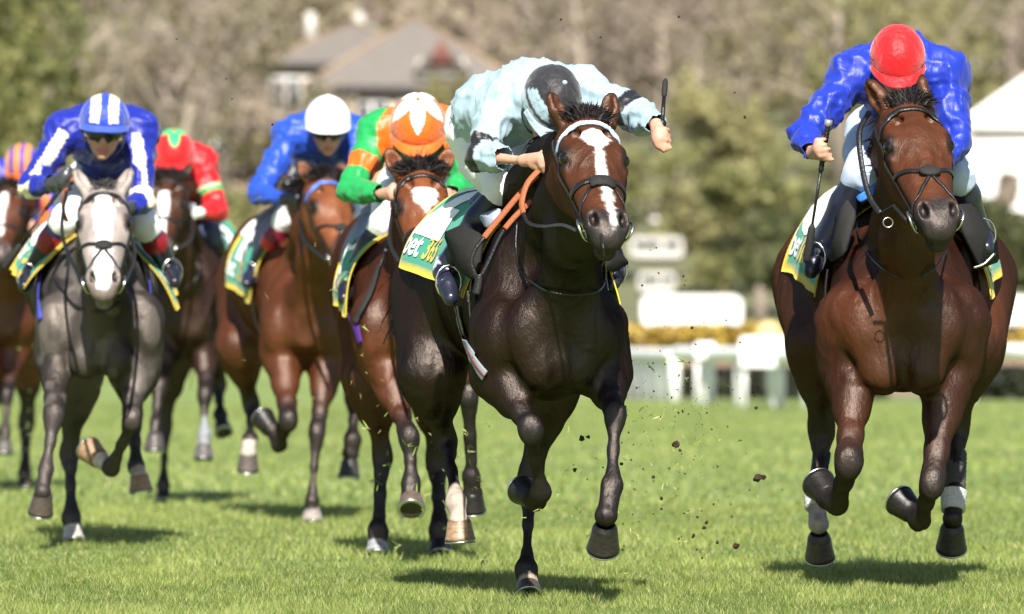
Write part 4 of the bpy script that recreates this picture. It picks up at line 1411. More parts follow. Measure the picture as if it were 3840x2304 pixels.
def cap_D(b, a, d):
    if d is None: return ORG
    k = 5; q = ((b + math.pi/k) % (2*math.pi/k)) - math.pi/k
    return (.85, .84, .83) if a < 1.22 - 1.15*abs(q)/(math.pi/k)*.72 else ORG
def cap_G(b, a, d):
    if d is None: return RED
    return (.02, .42, .14) if a < .86 - .62*abs(((b + math.pi/3) % (2*math.pi/3)) - math.pi/3)/1.05 else RED
def cap_H(b, a, d):
    if d is None: return ORG
    return BLUE if math.sin(d[0]*10.5 + .6) > .2 else (.62, .20, .03)

g_v = (0, 0, 1.)
JS = {}
JS['A'] = person(dict(
    Y=29.2, hsilk=.010, hskin=.008, label='jockey in pale blue silks with black armbands, head down, one fist out', silk=silk_A, billow=[(1850, 410, .7, .15, .16, .12)],
    j=dict(hip=(1800, 475, 1.05), mid=(1862, 415, .75), chest=(2005, 366, .45), neck=(2060, 375, .28), shL=(1885, 385, .40), shR=(2180, 350, .38),
           elL=(1800, 590, .26), wrL=(1968, 603, .04), elR=(2395, 432, .20), wrR=(2462, 470, .00),
           hipL=(1815, 585, .95), hipR=(2000, 590, .95), knL=(1895, 705, .50), knR=(2200, 790, .5), anL=(1668, 1010, .62), anR=(2310, 990, .75), toL=(1690, 1120, .48), toR=(2300, 1060, .55)),
    handL=dict(c=(2040, 600, -.03), g=(.2, .2, 1.), out=(0, -1, .3)), handR=dict(c=(2482, 520, -.05), g=(-.05, .15, 1.), out=(-.6, -.9, .1), k=1.05),
    cuffL=.55, cuffR=.95, boot_bands=[(.0, .2, (.012, .012, .014)), (.95, 1.05, (.5, .5, .55))], boot=(.012, .014, .028),
    head=dict(c=(2070, 372, .16), pitch=62, yaw=14, roll=-10, k=1.10, col=cap_A, peak=PALE, goggles=True)))
JS['B'] = person(dict(
    Y=30.6, hsilk=.010, hskin=.008, label='jockey in plain royal blue silks and a red cap with whip held low', silk=solid(BLUE), breech=(.42, .50, .68),
    j=dict(hip=(3370, 440, 1.15), mid=(3376, 318, .8), chest=(3378, 262, .45), neck=(3370, 250, .3), shL=(3198, 285, .40), shR=(3545, 282, .40),
           elL=(3020, 505, .22), wrL=(3045, 575, .00), elR=(3588, 520, .26), wrR=(3510, 650, .1),
           hipL=(3270, 500, 1.0), hipR=(3470, 500, 1.0), knL=(3232, 650, .45), knR=(3585, 660, .45), anL=(3075, 935, .60), anR=(3668, 850, .65), toL=(3040, 1020, .5), toR=(3700, 930, .5)),
    handL=dict(c=(3085, 555, -.06), g=(-.18, 0, 1.), out=(-.8, -.8, 0), open=.8), handR=dict(c=(3490, 670, .08), g=(0, .3, 1.), out=(0, -1, 0)),
    cuffL=.86, boot_bands=[(.0, .35, (.014, .016, .03)), (.93, 1.05, (.25, .27, .35))], boot=(.013, .015, .03),
    head=dict(c=(3366, 212, .12), pitch=40, yaw=0, roll=0, k=1.08, col=lambda b, a, d: RED)))
JS['C'] = person(dict(
    Y=36.9, hskin=.010, label='jockey in a striped blue and cream cap and goggles, riding the grey', silk=silk_C, gloveL=(.04, .042, .046), gloveR=(.04, .042, .046),
    j=dict(hip=(385, 650, 1.1), mid=(386, 560, .8), chest=(388, 505, .45), neck=(388, 525, .28), shL=(248, 490, .40), shR=(522, 490, .40),
           elL=(112, 705, .22), wrL=(200, 690, -.02), elR=(532, 755, .22), wrR=(480, 780, .05),
           hipL=(325, 690, 1.), hipR=(460, 690, 1.), knL=(240, 825, .48), knR=(545, 845, .48), anL=(118, 1020, .62), anR=(632, 1000, .62), toL=(90, 1075, .5), toR=(655, 1060, .5)),
    handL=dict(c=(250, 665, -.06), g=(.4, .1, .9), out=(-.2, -1, .3), k=1.15), handR=dict(c=(455, 790, .0), g=(0, .2, 1.), out=(0, -1, .2)),
    boot_bands=[(.0, .25, (.012, .014, .05)), (.25, .55, (.22, .008, .018))], boot=(.012, .012, .02),
    head=dict(c=(391, 458, .06), pitch=11, yaw=2, roll=-3, k=1.17, col=cap_C, peak=(.03, .07, .5))))
JS['D'] = person(dict(
    Y=34.7, label='jockey in emerald silks with orange armbands and a white starred orange cap', silk=silk_D,
    j=dict(hip=(1570, 650, 1.1), mid=(1570, 560, .8), chest=(1572, 510, .45), neck=(1570, 510, .28), shL=(1425, 495, .40), shR=(1712, 495, .40),
           elL=(1318, 715, .22), wrL=(1432, 728, -.02), elR=(1742, 680, .22), wrR=(1690, 735, .02),
           hipL=(1505, 700, 1.), hipR=(1640, 700, 1.), knL=(1442, 835, .48), knR=(1705, 840, .48), anL=(1318, 1040, .62), anR=(1800, 1040, .62), toL=(1290, 1120, .48), toR=(1810, 1110, .48)),
    handL=dict(c=(1478, 722, -.08), g=(.1, .2, 1.), out=(-.3, -1, .1)), handR=dict(c=(1675, 740, -.03), g=(0, .2, 1.), out=(0, -1, 0)),
    boot_bands=[(.0, .3, (.008, .008, .02)), (.9, 1.02, (.2, .22, .3))], boot=(.010, .011, .022), breech=(.8, .8, .82),
    head=dict(c=(1568, 470, .10), pitch=38, yaw=0, roll=0, k=1.24, col=cap_D, peak=ORG)))
JS['E'] = person(dict(
    Y=41.9, label='jockey in blue silks and a plain white cap with black gloves', silk=solid((.012, .055, .38)), gloveL=(.01, .01, .012), gloveR=(.01, .01, .012), breech=(.75, .75, .8),
    j=dict(hip=(1190, 660, 1.1), mid=(1200, 570, .8), chest=(1212, 515, .45), neck=(1228, 520, .28), shL=(1095, 505, .40), shR=(1318, 505, .40),
           elL=(970, 725, .22), wrL=(1078, 748, -.02), elR=(1350, 710, .22), wrR=(1300, 745, .02),
           hipL=(1150, 700, 1.), hipR=(1260, 700, 1.), knL=(1075, 820, .48), knR=(1330, 830, .48), anL=(955, 1010, .62), anR=(1400, 1000, .62), toL=(925, 1065, .48), toR=(1400, 1060, .48)),
    handL=dict(c=(1118, 748, -.06), g=(.1, .2, 1.), out=(-.2, -1, .2)), handR=dict(c=(1280, 755, .0), g=(0, .2, 1.), out=(0, -1, 0)),
    boot_bands=[(.0, .2, (.15, .006, .03)), (.2, .42, (.17, .008, .03)), (.42, .56, (.5, .01, .02))], boot=(.012, .013, .03), boot_top=.05,
    head=dict(c=(1229, 455, .10), pitch=16, yaw=4, roll=0, k=1.2, col=lambda b, a, d: (.82, .82, .83))))
JS['G'] = person(dict(
    Y=45.9, label='jockey in red silks and a red cap topped with green', silk=silk_G, gloveR=(.8, .8, .8),
    j=dict(hip=(690, 740, 1.1), mid=(682, 670, .8), chest=(668, 625, .45), neck=(655, 620, .28), shL=(575, 610, .40), shR=(752, 610, .40),
           elL=(545, 790, .22), wrL=(590, 810, .0), elR=(815, 790, .22), wrR=(742, 800, -.02),
           hipL=(640, 770, 1.), hipR=(730, 770, 1.), knL=(590, 860, .48), knR=(785, 880, .48), anL=(560, 1010, .62), anR=(835, 990, .62), toL=(550, 1050, .48), toR=(845, 1040, .48)),
    handL=dict(c=(610, 805, .0), g=(0, .2, 1.), out=(0, -1, 0)), handR=dict(c=(712, 792, -.06), g=(0, .2, 1.), out=(.2, -1, 0)),
    boot=(.010, .011, .018), breech=(.05, .06, .12),
    head=dict(c=(652, 572, .10), pitch=30, yaw=4, roll=0, k=1.2, col=cap_G)))
JS['H'] = person(dict(
    Y=49.8, label='jockey in orange and blue stripes, cut off by the left edge of the photo', silk=silk_H,
    j=dict(hip=(90, 790, 1.1), mid=(90, 720, .8), chest=(88, 670, .45), neck=(85, 660, .28), shL=(10, 660, .40), shR=(165, 660, .40),
           elL=(-30, 820, .22), wrL=(20, 850, .0), elR=(195, 820, .22), wrR=(130, 850, -.02),
           hipL=(50, 800, 1.), hipR=(130, 800, 1.), knL=(10, 890, .48), knR=(150, 890, .48), anL=(-40, 1010, .62), anR=(190, 1000, .62), toL=(-50, 1050, .48), toR=(200, 1050, .48)),
    handL=dict(c=(30, 845, .0), g=(0, .2, 1.), out=(0, -1, 0)), handR=dict(c=(115, 850, -.06), g=(0, .2, 1.), out=(.2, -1, 0)),
    boot=(.010, .011, .018), breech=(.8, .8, .8),
    head=dict(c=(85, 615, .10), pitch=34, yaw=-4, roll=0, k=1.12, col=cap_H)))

# ---- hair
forelock(HS['A'], 900, .085, (.05,), seed=1, lift=1.1, width=.050)
forelock(HS['B'], 900, .085, (.12,), seed=2, lift=1.0, width=.055)
forelock(HS['C'], 300, .06, (0,), col=(.05, .045, .045), seed=3, lift=.6, width=.03)
forelock(HS['D'], 900, .105, (0,), seed=4, lift=.8, width=.075)
forelock(HS['E'], 700, .12, (.0,), seed=5, lift=.9, width=.07)
forelock(HS['G'], 600, .11, (-.1,), seed=6, lift=.9, width=.07)
forelock(HS['H'], 500, .11, (0,), seed=7, lift=.9, width=.06)
mane(HS['A'], -1, 160, .07, wi=HS['A']['pt']((1935, 790, .6)), seed=11, up=-.1)
mane(HS['B'], -1, 420, .10, wi=HS['B']['pt']((3340, 690, .6)), seed=12, up=-.1)
mane(HS['C'], -1, 120, .07, col=(.04, .036, .036), wi=HS['C']['pt']((365, 870, .6)), seed=13, up=-.1)
mane(HS['D'], -1, 150, .08, wi=HS['D']['pt']((1540, 820, .6)), seed=14, up=-.1)
mane(HS['E'], -1, 460, .17, wi=HS['E']['pt']((1130, 840, .6)), seed=15, up=.2, fall=.3)
mane(HS['G'], -1, 120, .08, wi=HS['G']['pt']((720, 820, .6)), seed=16, up=-.1)
mane(HS['H'], 1, 120, .08, wi=HS['H']['pt']((45, 850, .6)), seed=17, up=-.1)
tail(HS['A'], 0, [(1690, 930, 2.05), (1620, 1030, 2.3), (1550, 1180, 2.45), (1530, 1330, 2.5)], 320, spread=.055)
tail(HS['E'], 0, [(960, 900, 2.1), (880, 1050, 2.4), (850, 1200, 2.6), (842, 1420, 2.7)], 200, spread=.06)
tail(HS['G'], 0, [(760, 900, 2.1), (770, 1050, 2.4), (775, 1250, 2.6), (750, 1440, 2.7)], 160, spread=.08)
for k, x in (('B', 3335), ('C', 300), ('D', 1430), ('H', 60)):
    tail(HS[k], 0, [(x, 880, 2.08), (x + 5, 960, 2.4), (x, 1100, 2.6), (x, 1300, 2.7)], 120, spread=.05)
# ------------------------------------------------------------------ the ground
def ground_z(x, y):
    x = np.asarray(x, float); y = np.asarray(y, float)
    z = 14.0*sst(140, 420, y) + 10*sst(420, 1500, y)
    z = z + sst(150, 260, y)*(1.2*np.sin(x*.045 + 1) + .8*np.sin(y*.03 + x*.02))
    z = z + sst(60, 20, np.abs(y - 34))*0
    return z
gx = np.concatenate([np.linspace(-700, -120, 14), np.linspace(-110, 110, 90), np.linspace(120, 700, 14)])
gy = np.concatenate([np.linspace(-120, -20, 8), np.linspace(-10, 130, 40), np.linspace(135, 460, 80), np.linspace(480, 1400, 24)])
GX, GY = np.meshgrid(gx, gy, indexing='ij')
V = np.stack([GX.ravel(), GY.ravel(), ground_z(GX, GY).ravel()], 1)
ny_ = len(gy)
ii, jj = np.meshgrid(np.arange(len(gx)-1), np.arange(ny_-1), indexing='ij')
b = (ii*ny_ + jj).ravel()
Fg = np.stack([b, b + ny_, b + ny_ + 1, b + 1], 1)
m, t, bs = new_mat('turf')
tc = N(t, 'ShaderNodeTexCoord')
n1 = N(t, 'ShaderNodeTexNoise', Scale=.35, Detail=4); n2 = N(t, 'ShaderNodeTexNoise', Scale=9, Detail=6, Roughness=.7)
mp = N(t, 'ShaderNodeMapping'); mp.inputs['Scale'].default_value = (1, .35, 1)
t.links.new(tc.outputs['Object'], mp.inputs[0])
for q in (n1, n2): t.links.new(mp.outputs[0], q.inputs['Vector'])
r1 = N(t, 'ShaderNodeValToRGB'); r1.color_ramp.elements[0].color = (.115, .172, .032, 1); r1.color_ramp.elements[1].color = (.20, .255, .064, 1)
r1.color_ramp.elements[0].position = .3; r1.color_ramp.elements[1].position = .7
t.links.new(n1.outputs[0], r1.inputs[0])
mr = N(t, 'ShaderNodeMapRange'); mr.inputs[1].default_value = .3; mr.inputs[2].default_value = .7; mr.inputs[3].default_value = .7; mr.inputs[4].default_value = 1.25
t.links.new(n2.outputs[0], mr.inputs[0])
mx = N(t, 'ShaderNodeMixRGB', blend_type='MULTIPLY'); mx.inputs[0].default_value = 1
t.links.new(r1.outputs[0], mx.inputs[1]); t.links.new(mr.outputs[0], mx.inputs[2])
sx = N(t, 'ShaderNodeSeparateXYZ'); t.links.new(tc.outputs['Object'], sx.inputs[0])
my = N(t, 'ShaderNodeMapRange'); my.inputs[1].default_value = 116; my.inputs[2].default_value = 122
xl = N(t, 'ShaderNodeMapRange'); xl.inputs[1].default_value = .5; xl.inputs[2].default_value = 1.6; xl.inputs[3].default_value = 45; xl.inputs[4].default_value = 0
t.links.new(sx.outputs[0], xl.inputs[0])
sb = N(t, 'ShaderNodeMath', operation='SUBTRACT'); t.links.new(sx.outputs[1], sb.inputs[0]); t.links.new(xl.outputs[0], sb.inputs[1])
t.links.new(sb.outputs[0], my.inputs[0])
n3 = N(t, 'ShaderNodeTexNoise', Scale=.12, Detail=5); t.links.new(tc.outputs['Object'], n3.inputs['Vector'])
r3 = N(t, 'ShaderNodeValToRGB'); r3.color_ramp.elements[0].color = (.10, .085, .05, 1); r3.color_ramp.elements[1].color = (.13, .15, .06, 1)
t.links.new(n3.outputs[0], r3.inputs[0])
m2 = N(t, 'ShaderNodeMixRGB'); t.links.new(my.outputs[0], m2.inputs[0]); t.links.new(mx.outputs[0], m2.inputs[1]); t.links.new(r3.outputs[0], m2.inputs[2])
t.links.new(m2.outputs[0], bs.inputs['Base Color']); bs.inputs['Roughness'].default_value = .85
bp = N(t, 'ShaderNodeBump', Strength=.6, Distance=.04); t.links.new(n2.outputs[0], bp.inputs['Height']); t.links.new(bp.outputs[0], bs.inputs['Normal'])
tag(mesh('ground', V, Fg, m), kind='structure')

# mown grass, blade by blade where the lens is sharp, coarser tufts farther off
def blades(n, y0, y1, hgt, wid, seed, per=1, margin=1.5, power=1.0):
    r = np.random.default_rng(seed)
    u = r.random(n)**power
    Y = y0 + (y1 - y0)*u
    X = (r.random(n)*2 - 1)*(Y*1920/FPX + margin)
    dens = vnoise(np.stack([X*1.3, Y*.5, X*0], 1), 5)
    pat = vnoise(np.stack([X*5, Y*2.2, X*0 + 7], 1), 9)
    H = hgt*(.55 + .75*r.random(n))*(1 + .28*dens + .25*pat)
    a = r.random(n)*2*math.pi
    lean = .25 + .75*r.random(n)
    base = np.stack([X, Y, np.zeros(n) - .004], 1)
    side = np.stack([np.cos(a), np.sin(a), np.zeros(n)], 1)*(wid*(.6 + .8*r.random(n)))[:, None]
    a2 = r.random(n)*2*math.pi
    tip = base + np.stack([np.cos(a2)*lean*H, np.sin(a2)*lean*H, H], 1)
    Vv = np.stack([base - side/2, base + side/2, tip], 1).reshape(-1, 3)
    Ff = np.arange(3*n, dtype=np.int64).reshape(n, 3)
    g = np.clip(.5 + .35*pat + .3*dens + .42*r.normal(size=n), 0, 1.25)
    ca = np.array([.076, .124, .020]); cb = np.array([.300, .355, .092])
    c = ca*(1 - g[:, None]) + cb*g[:, None]
    dry = r.random(n) < .12
    c[dry] = np.array([.42, .40, .19])*(.7 + .5*r.random(dry.sum()))[:, None]
    return Vv, Ff, np.repeat(c, 3, 0)
M_GRASS = attr_mat('grass_blade', .55, .35, 0, (3, .1), ())
gb = M_GRASS.node_tree
tr = N(gb, 'ShaderNodeBsdfTranslucent'); ms = N(gb, 'ShaderNodeMixShader'); ms.inputs[0].default_value = .35
pb = gb.nodes['Principled BSDF']; om = [q for q in gb.nodes if q.type == 'OUTPUT_MATERIAL'][0]
src = pb.inputs['Base Color'].links[0].from_socket
gb.links.new(src, tr.inputs[0]); gb.links.new(pb.outputs[0], ms.inputs[1]); gb.links.new(tr.outputs[0], ms.inputs[2]); gb.links.new(ms.outputs[0], om.inputs['Surface'])
for args in ((260000, 26.0, 33.5, .034, .0038, 1), (130000, 33.5, 46, .036, .0056, 2), (85000, 46, 112, .040, .016, 3)):
    Vv, Ff, cc = blades(*args)
    o = mesh('grass', Vv, Ff, M_GRASS, None, None, cc, smooth=False)
    tag(o, 'mown green racecourse turf' if args[1] < 30 else 'mown turf farther down the course', 'grass', kind='stuff')

# ------------------------------------------------------------------ reins, loose straps, whips
A, B, C_, D_, E_ = HS['A'], HS['B'], HS['C'], HS['D'], HS['E']
def flat(hd, pts, wid, mat, name, th=.004):
    """a strap hanging clear of the horse: points (px, py, depth behind the chest)"""
    P = spline([hd['pt'](q) for q in pts], 7)
    mb = MB(); mb.strap(P, [(-.35, -1, .2)]*len(P), wid, th)
    return mb.build(name, mat, hd['root'])
def near_strap(hd, pts, wid, mat, name, Ymax, off=.02, th=.004):
    """a strap hanging in front of whatever stands nearer: the horse's surface or the distance Ymax"""
    P = spline([np.array([q[0], q[1], 0.]) for q in pts], 7)
    A_, B_ = [], []
    for p in P:
        a, b = surf(hd, p[0], p[1], off); y = min(a[1], Ymax)
        A_.append(at(p[0], p[1], y)); B_.append(np.array([-.25, -1, .15]))
    A_ = np.array(A_)
    for _ in range(4): A_[1:-1] = (A_[:-2] + 2*A_[1:-1] + A_[2:])/4
    mb = MB(); mb.strap(list(A_), B_, wid, th)
    return mb.build(name, mat, hd['root'])
near_strap(A, [(2020, 652), (1985, 690), (1935, 745), (1880, 812), (1848, 850), (1815, 892)], .026, M_TAN, 'rein', 29.36)
near_strap(A, [(1815, 892), (1782, 935), (1766, 985), (1790, 1050)], .018, M_LEATHER, 'rein', 29.40)
near_strap(A, [(1995, 752), (1955, 790), (1925, 820), (1893, 858)], .024, M_TAN, 'rein', 29.37, .03)
near_strap(A, [(1893, 858), (1868, 900), (1830, 985), (1797, 1050)], .017, M_LEATHER, 'rein', 29.38, .03)
near_strap(A, [(1796, 1030), (1796, 1060), (1786, 1105)], .036, M_LEATHER, 'rein_end', 29.36, .03, .014)
cb_, nb_ = surf(A, 1784, 1110, .03)
mb = MB(); mb.ring(cb_, nb_, .022, .0035); mb.build('buckle', M_METAL, A['root'])
rp = spline([A['H'](.535, -.085, -.13), at(2110, 845, 28.62), at(2040, 850, 28.85), at(1985, 838, 28.98), at(1962, 800, 29.05)], 8)
mb = MB(); mb.strap(rp, [(-.2, -1, .2)]*len(rp), .015, .004); mb.build('rein', M_LEATHER, A['root'])
rp = spline([at(1962, 800, 29.05), at(1958, 755, 29.06), at(1978, 690, 29.08), at(2020, 640, 29.10)], 8)
mb = MB(); mb.strap(rp, [(-.4, -1, .1)]*len(rp), .026, .005); mb.build('rein', M_TAN, A['root'])
cord(A, [(1948, 840), (1942, 930), (1955, 1010), (2000, 1062), (2060, 1088), (2150, 1100), (2235, 1090), (2270, 1040), (2268, 950), (2255, 880)], .0045, M_LEATHER, 'neck_strap', .012)
# pale saddle pad corner and grey flaps either side
def plate(hd, pts, mat, name, th=.012, bulge=.0):
    P = [hd['pt'](q) for q in pts]
    c = np.mean(P, 0); n = nrm(np.cross(P[1] - P[0], P[2] - P[0]))
    if n[1] > 0: n = -n
    mb = MB(); k = len(P)
    R = []
    for i in range(k):                                # rounded outline
        for t_ in (.12, .5, .88): R.append(lerp(P[i], P[(i+1) % k], t_))
    k = len(R)
    V = [p + n*th for p in R] + [p - n*th*.2 for p in R] + [c + n*(th + bulge)]
    F = [(i, (i+1) % k, 2*k) for i in range(k)] + [(i, i + k, (i+1) % k + k, (i+1) % k) for i in range(k)] + [tuple(range(2*k-1, k-1, -1))]
    mb.add(V, F)
    return mb.build(name, mat, hd['root'], smooth=True)
M_PADG = plain('grey_saddle_flap', (.017, .016, .015), .8, 0, .2, 260, .12, .2)
M_PADL = plain('pale_pad', (.30, .33, .42), .7, 0, .3, 60, .08, .2)
plate(A, [(1668, 880, .52), (1742, 848, .46), (1815, 885, .34), (1800, 1010, .30), (1772, 1052, .34), (1720, 1020, .44)], M_PADG, 'saddle_flap', .014, .012)
plate(A, [(1800, 812, .42), (1880, 780, .30), (1870, 835, .27), (1825, 858, .33)], M_PADL, 'saddle_pad', .008)
plate(A, [(2262, 925, .45), (2295, 925, .5), (2356, 990, .55), (2305, 1022, .5), (2262, 1010, .42)], M_PADG, 'saddle_flap', .010)
plate(B, [(3185, 690, .52), (3285, 690, .42), (3275, 735, .36), (3225, 765, .40)], plain('blue_pad', (.05, .22, .66), .55, 0, .4, 60, .08, .2), 'saddle_pad', .010)
plate(B, [(3582, 770, .38), (3640, 765, .5), (3728, 900, .60), (3738, 985, .58), (3672, 1010, .42), (3610, 880, .34)], M_PADG, 'saddle_flap', .014, .015)
plate(B, [(3160, 720, .5), (3215, 800, .36), (3170, 960, .34), (3110, 985, .46)], M_PAD, 'saddle_flap', .012, .01)
mb = MB(); mb.tube(spline([B['pt']((3650, 1005, .40)), B['pt']((3690, 990, .40)), B['pt']((3730, 950, .42))], 8), .006, 6); mb.build('girth_buckle', M_METAL, B['root'])
for hd, sgn in ((B, -1), (B, 1)):
    pass
rp = spline([B['H'](.535, -.085, -.13), at(3270, 770, 30.2), at(3210, 690, 30.4), at(3175, 580, 30.5), at(3225, 440, 30.55)], 8)
rp2 = spline([at(3300, 800, 30.05), at(3262, 740, 30.12), at(3235, 640, 30.2), at(3222, 500, 30.3), at(3260, 420, 30.4)], 8)
mb = MB(); mb.strap(rp2, [(-.3, -1, .1)]*len(rp2), .024, .005); mb.build('rein', M_LEATHER, B['root'])
mb = MB(); mb.ring(at(3330, 835, 30.0), (0.1, -1, .1), .020, .0028); mb.build('martingale_ring', M_METAL, B['root'])
mb = MB(); mb.tube([B['H'](.535, -.085, -.13), at(3352, 772, 29.98), at(3310, 800, 30.02)], .008, 8); mb.build('rein', M_LEATHER, B['root'])
cord(B, [(3238, 790), (3222, 870), (3262, 950), (3320, 1005), (3385, 1045)], .0042, M_LEATHER, 'neck_strap', .012)
cord(B, [(3452, 1032), (3505, 995), (3542, 940)], .0042, M_LEATHER, 'neck_strap', .012)
cord(C_, [(215, 1040), (235, 1095), (290, 1145), (380, 1165), (450, 1130)], .006, M_LEATHER, 'neck_strap', .014)
for sgn, hand in ((-1, (252, 690, -.05)), (1, (455, 800, .0))):
    rp = spline([C_['H'](.535, sgn*.085, -.13), lerp(C_['H'](.535, sgn*.1, -.13), C_['pt'](hand), .55) + np.array([sgn*.05, 0, -.03]), C_['pt'](hand)], 8)
    mb = MB(); mb.strap(rp, [(0, -1, .1)]*len(rp), .018, .005); mb.build('rein', M_LEATHER, C_['root'])
rp = spline([C_['pt'](q) for q in ((252, 690, -.08), (240, 735, -.10), (238, 790, -.06), (250, 830, .0))], 7)
mb = MB(); mb.strap(rp, [(-.3, -1, .1)]*len(rp), .024, .005); mb.build('rein', M_TAN, C_['root'])
rp = spline([C_['pt'](q) for q in ((250, 690, -.08), (275, 672, -.1), (300, 680, -.06))], 7)
mb = MB(); mb.strap(rp, [(-.3, -1, .4)]*len(rp), .022, .005); mb.build('rein', M_TAN, C_['root'])
laid_strap(C_, [(488, 865), (505, 930), (525, 985)], .028, M_TAN, 'rein', .02)
for hd, sgn, hand in ((E_, -1, (1118, 755, -.05)), (D_, -1, (1480, 735, -.08)), (HS['G'], 1, (712, 800, -.05))):
    a_ = hd['H'](.535, sgn*.085, -.13); b_ = hd['pt'](hand)
    rp = spline([a_, lerp(a_, b_, .5) + np.array([sgn*.05, 0, -.04]), b_], 8)
    mb = MB(); mb.strap(rp, [(0, -1, .1)]*len(rp), .020, .005); mb.build('rein', M_LEATHER, hd['root'])
cord(HS['G'], [(735, 870), (748, 960), (735, 1030), (690, 1075), (650, 1080)], .007, M_LEATHER, 'neck_strap', .02)
laid_strap(A, [(1722, 1150), (1738, 1230), (1765, 1310), (1800, 1375), (1826, 1410)], .052, M_GIRTH, 'girth', .012)
laid_strap(A, [(1724, 1150), (1740, 1230), (1767, 1310), (1802, 1375), (1828, 1410)], .006, plain('red_stitching', (.16, .02, .025), .7), 'girth_stripe', .017)
laid_strap(D_, [(1340, 1210), (1346, 1240), (1358, 1285)], .040, M_PURPLE, 'girth', .014)
laid_strap(C_, [(158, 1000), (152, 1100), (158, 1200)], .030, M_BLUEG, 'girth', .014)
laid_strap(D_, [(1440, 1000), (1410, 1080), (1365, 1180), (1345, 1210)], .035, M_PAD, 'girth_strap', .03)
# boots and bandages on the hind legs of the bay on the right
def wrap(hd, a, b, ra, rb, mat, name, knot=False):
    p, q = hd['pt'](a), hd['pt'](b)
    mb = MB()
    n = 22
    mb.tube([lerp(p, q, i/n) for i in range(n+1)], [(ra + (rb - ra)*i/n)*(1 + .045*math.sin(i*2.4)) for i in range(n+1)], 14)
    return mb.build(name, mat, hd['root'])
M_NAVYB = plain('navy_bandage', (.015, .022, .055), .8, 0, .2, 90, .15, .5)
M_GREYB = plain('grey_bandage', (.07, .066, .064), .85, 0, .2, 90, .15, .5)
M_WHB = plain('white_bandage', (.50, .50, .50), .85, 0, .2, 70, .15, .8)
wrap(B, (3082, 1700, 1.46), (3066, 1810, 1.36), .040, .036, M_NAVYB, 'bandage')
wrap(B, (3058, 1850, 1.30), (3062, 1905, 1.26), .052, .050, M_WHB, 'bandage')
wrap(B, (3588, 1700, 1.44), (3578, 1835, 1.30), .044, .050, M_GREYB, 'bandage')
wrap(B, (3577, 1845, 1.26), (3574, 1915, 1.22), .058, .052, M_WHB, 'bandage')
# whips
whip(at(2476, 548, 29.14), at(2495, 300, 29.30), 'slim black whip raised upright in the bare fist of the pale blue jockey', 1.45)
whip(at(3108, 450, 30.52), at(3024, 985, 30.62), 'black whip hanging down from the open hand of the jockey in the red cap')
whip(C_['pt']((262, 660, -.07)), C_['pt']((10, 1010, .0)), 'black whip slanting down from the grey glove of the jockey on the grey')
whip(D_['pt']((1500, 800, .2)), D_['pt']((1342, 1215, .15)), 'black whip lying along the shoulder of the bay under the emerald jockey')

# ------------------------------------------------------------------ earth and grass thrown up by the hooves
M_SOIL = plain('soil', (.050, .030, .018), .9, 0, .2, 60, .3, .4)
M_CLIP = attr_mat('cut_grass', .6, .3, 0, (20, .2), ())
def clod_mesh(seed):
    r = np.random.default_rng(seed)
    V, F = uvsphere((0, 0, 0), 1, 8, 6)
    V = np.array(V); V = V*(1 + .55*vnoise(V*1.7 + seed*9, seed))[:, None]*np.array([1, .8, .6 + .3*r.random()])
    me = bpy.data.meshes.new('clod'); me.from_pydata([tuple(v) for v in V], [], F); me.materials.append(M_SOIL)
    return me
CL = [clod_mesh(i) for i in range(6)]
def clod(p, size, label, grp):
    o = bpy.data.objects.new('dirt_clod', CL[random.randrange(6)]); COL.objects.link(o)
    o.location = tuple(p); o.scale = (size,)*3
    o.rotation_euler = (random.random()*6, random.random()*6, random.random()*6)
    tag(o, label, 'dirt clod', grp)
big = [(2182, 1645, 16), (2205, 1640, 9), (2535, 1668, 18), (2550, 1690, 9), (2155, 1763, 11), (2840, 1794, 22), (2862, 1790, 14), (2760, 2048, 16), (2545, 63, 7), (2252, 140, 7), (2103, 75, 6), (2793, 440, 8), (2755, 348, 5),
       (663, 147, 5), (1022, 468, 7), (848, 296, 4), (870, 371, 4), (2595, 1230, 9), (2835, 1530, 8), (2830, 1485, 6), (2364, 1410, 8), (2470, 1025, 6), (2600, 2010, 12), (2640, 1980, 9), (2690, 2035, 8), (2480, 1870, 9), (2450, 1790, 8), (2330, 1740, 8),
       (2480, 1910, 7), (2650, 1960, 10), (2615, 1940, 7), (2560, 1545, 6), (2775, 1285, 5), (2700, 1395, 5)]
for (x, y, r_) in big:
    clod(at(x, y, 29.2 + random.random()*1.6), .8*r_/920, 'loose clod of dark earth flying in the air behind the hooves', 'earth clods thrown up by the hooves')
rr = np.random.default_rng(33)
n = 0
while n < 250:
    x = rr.normal(2540, 190); y = rr.normal(1700, 260) if rr.random() < .8 else rr.uniform(900, 1600)
    if y > 2120 or x < 2150 or x > 2950: continue
    clod(at(x, y, 29 + rr.random()*3), (1.6 + 3.2*rr.random()**2.2)/920, 'loose clod of dark earth flying in the air behind the hooves', 'earth clods thrown up by the hooves')
    n += 1
def clip_mesh(seed):
    r = np.random.default_rng(seed); mb = MB()
    k = 1 if seed < 4 else 4
    for _ in range(k):
        a = r.normal(size=3)*.2; d = nrm(r.normal(size=3)); e = nrm(r.normal(size=3))
        P = [a + d*t_ + e*.5*t_*t_ for t_ in (0, .4, .8, 1.15)]
        c = np.array([.20, .27, .06])*(.6 + .7*r.random()) if r.random() < .6 else np.array([.36, .34, .17])
        mb.strap(P, [e]*4, [.20, .24, .18, .06], .03, tuple(c))
    o = mb.build('clip', M_CLIP, None, None, False, True)
    me = o.data; bpy.data.objects.remove(o)
    return me
CM = [clip_mesh(i) for i in range(8)]
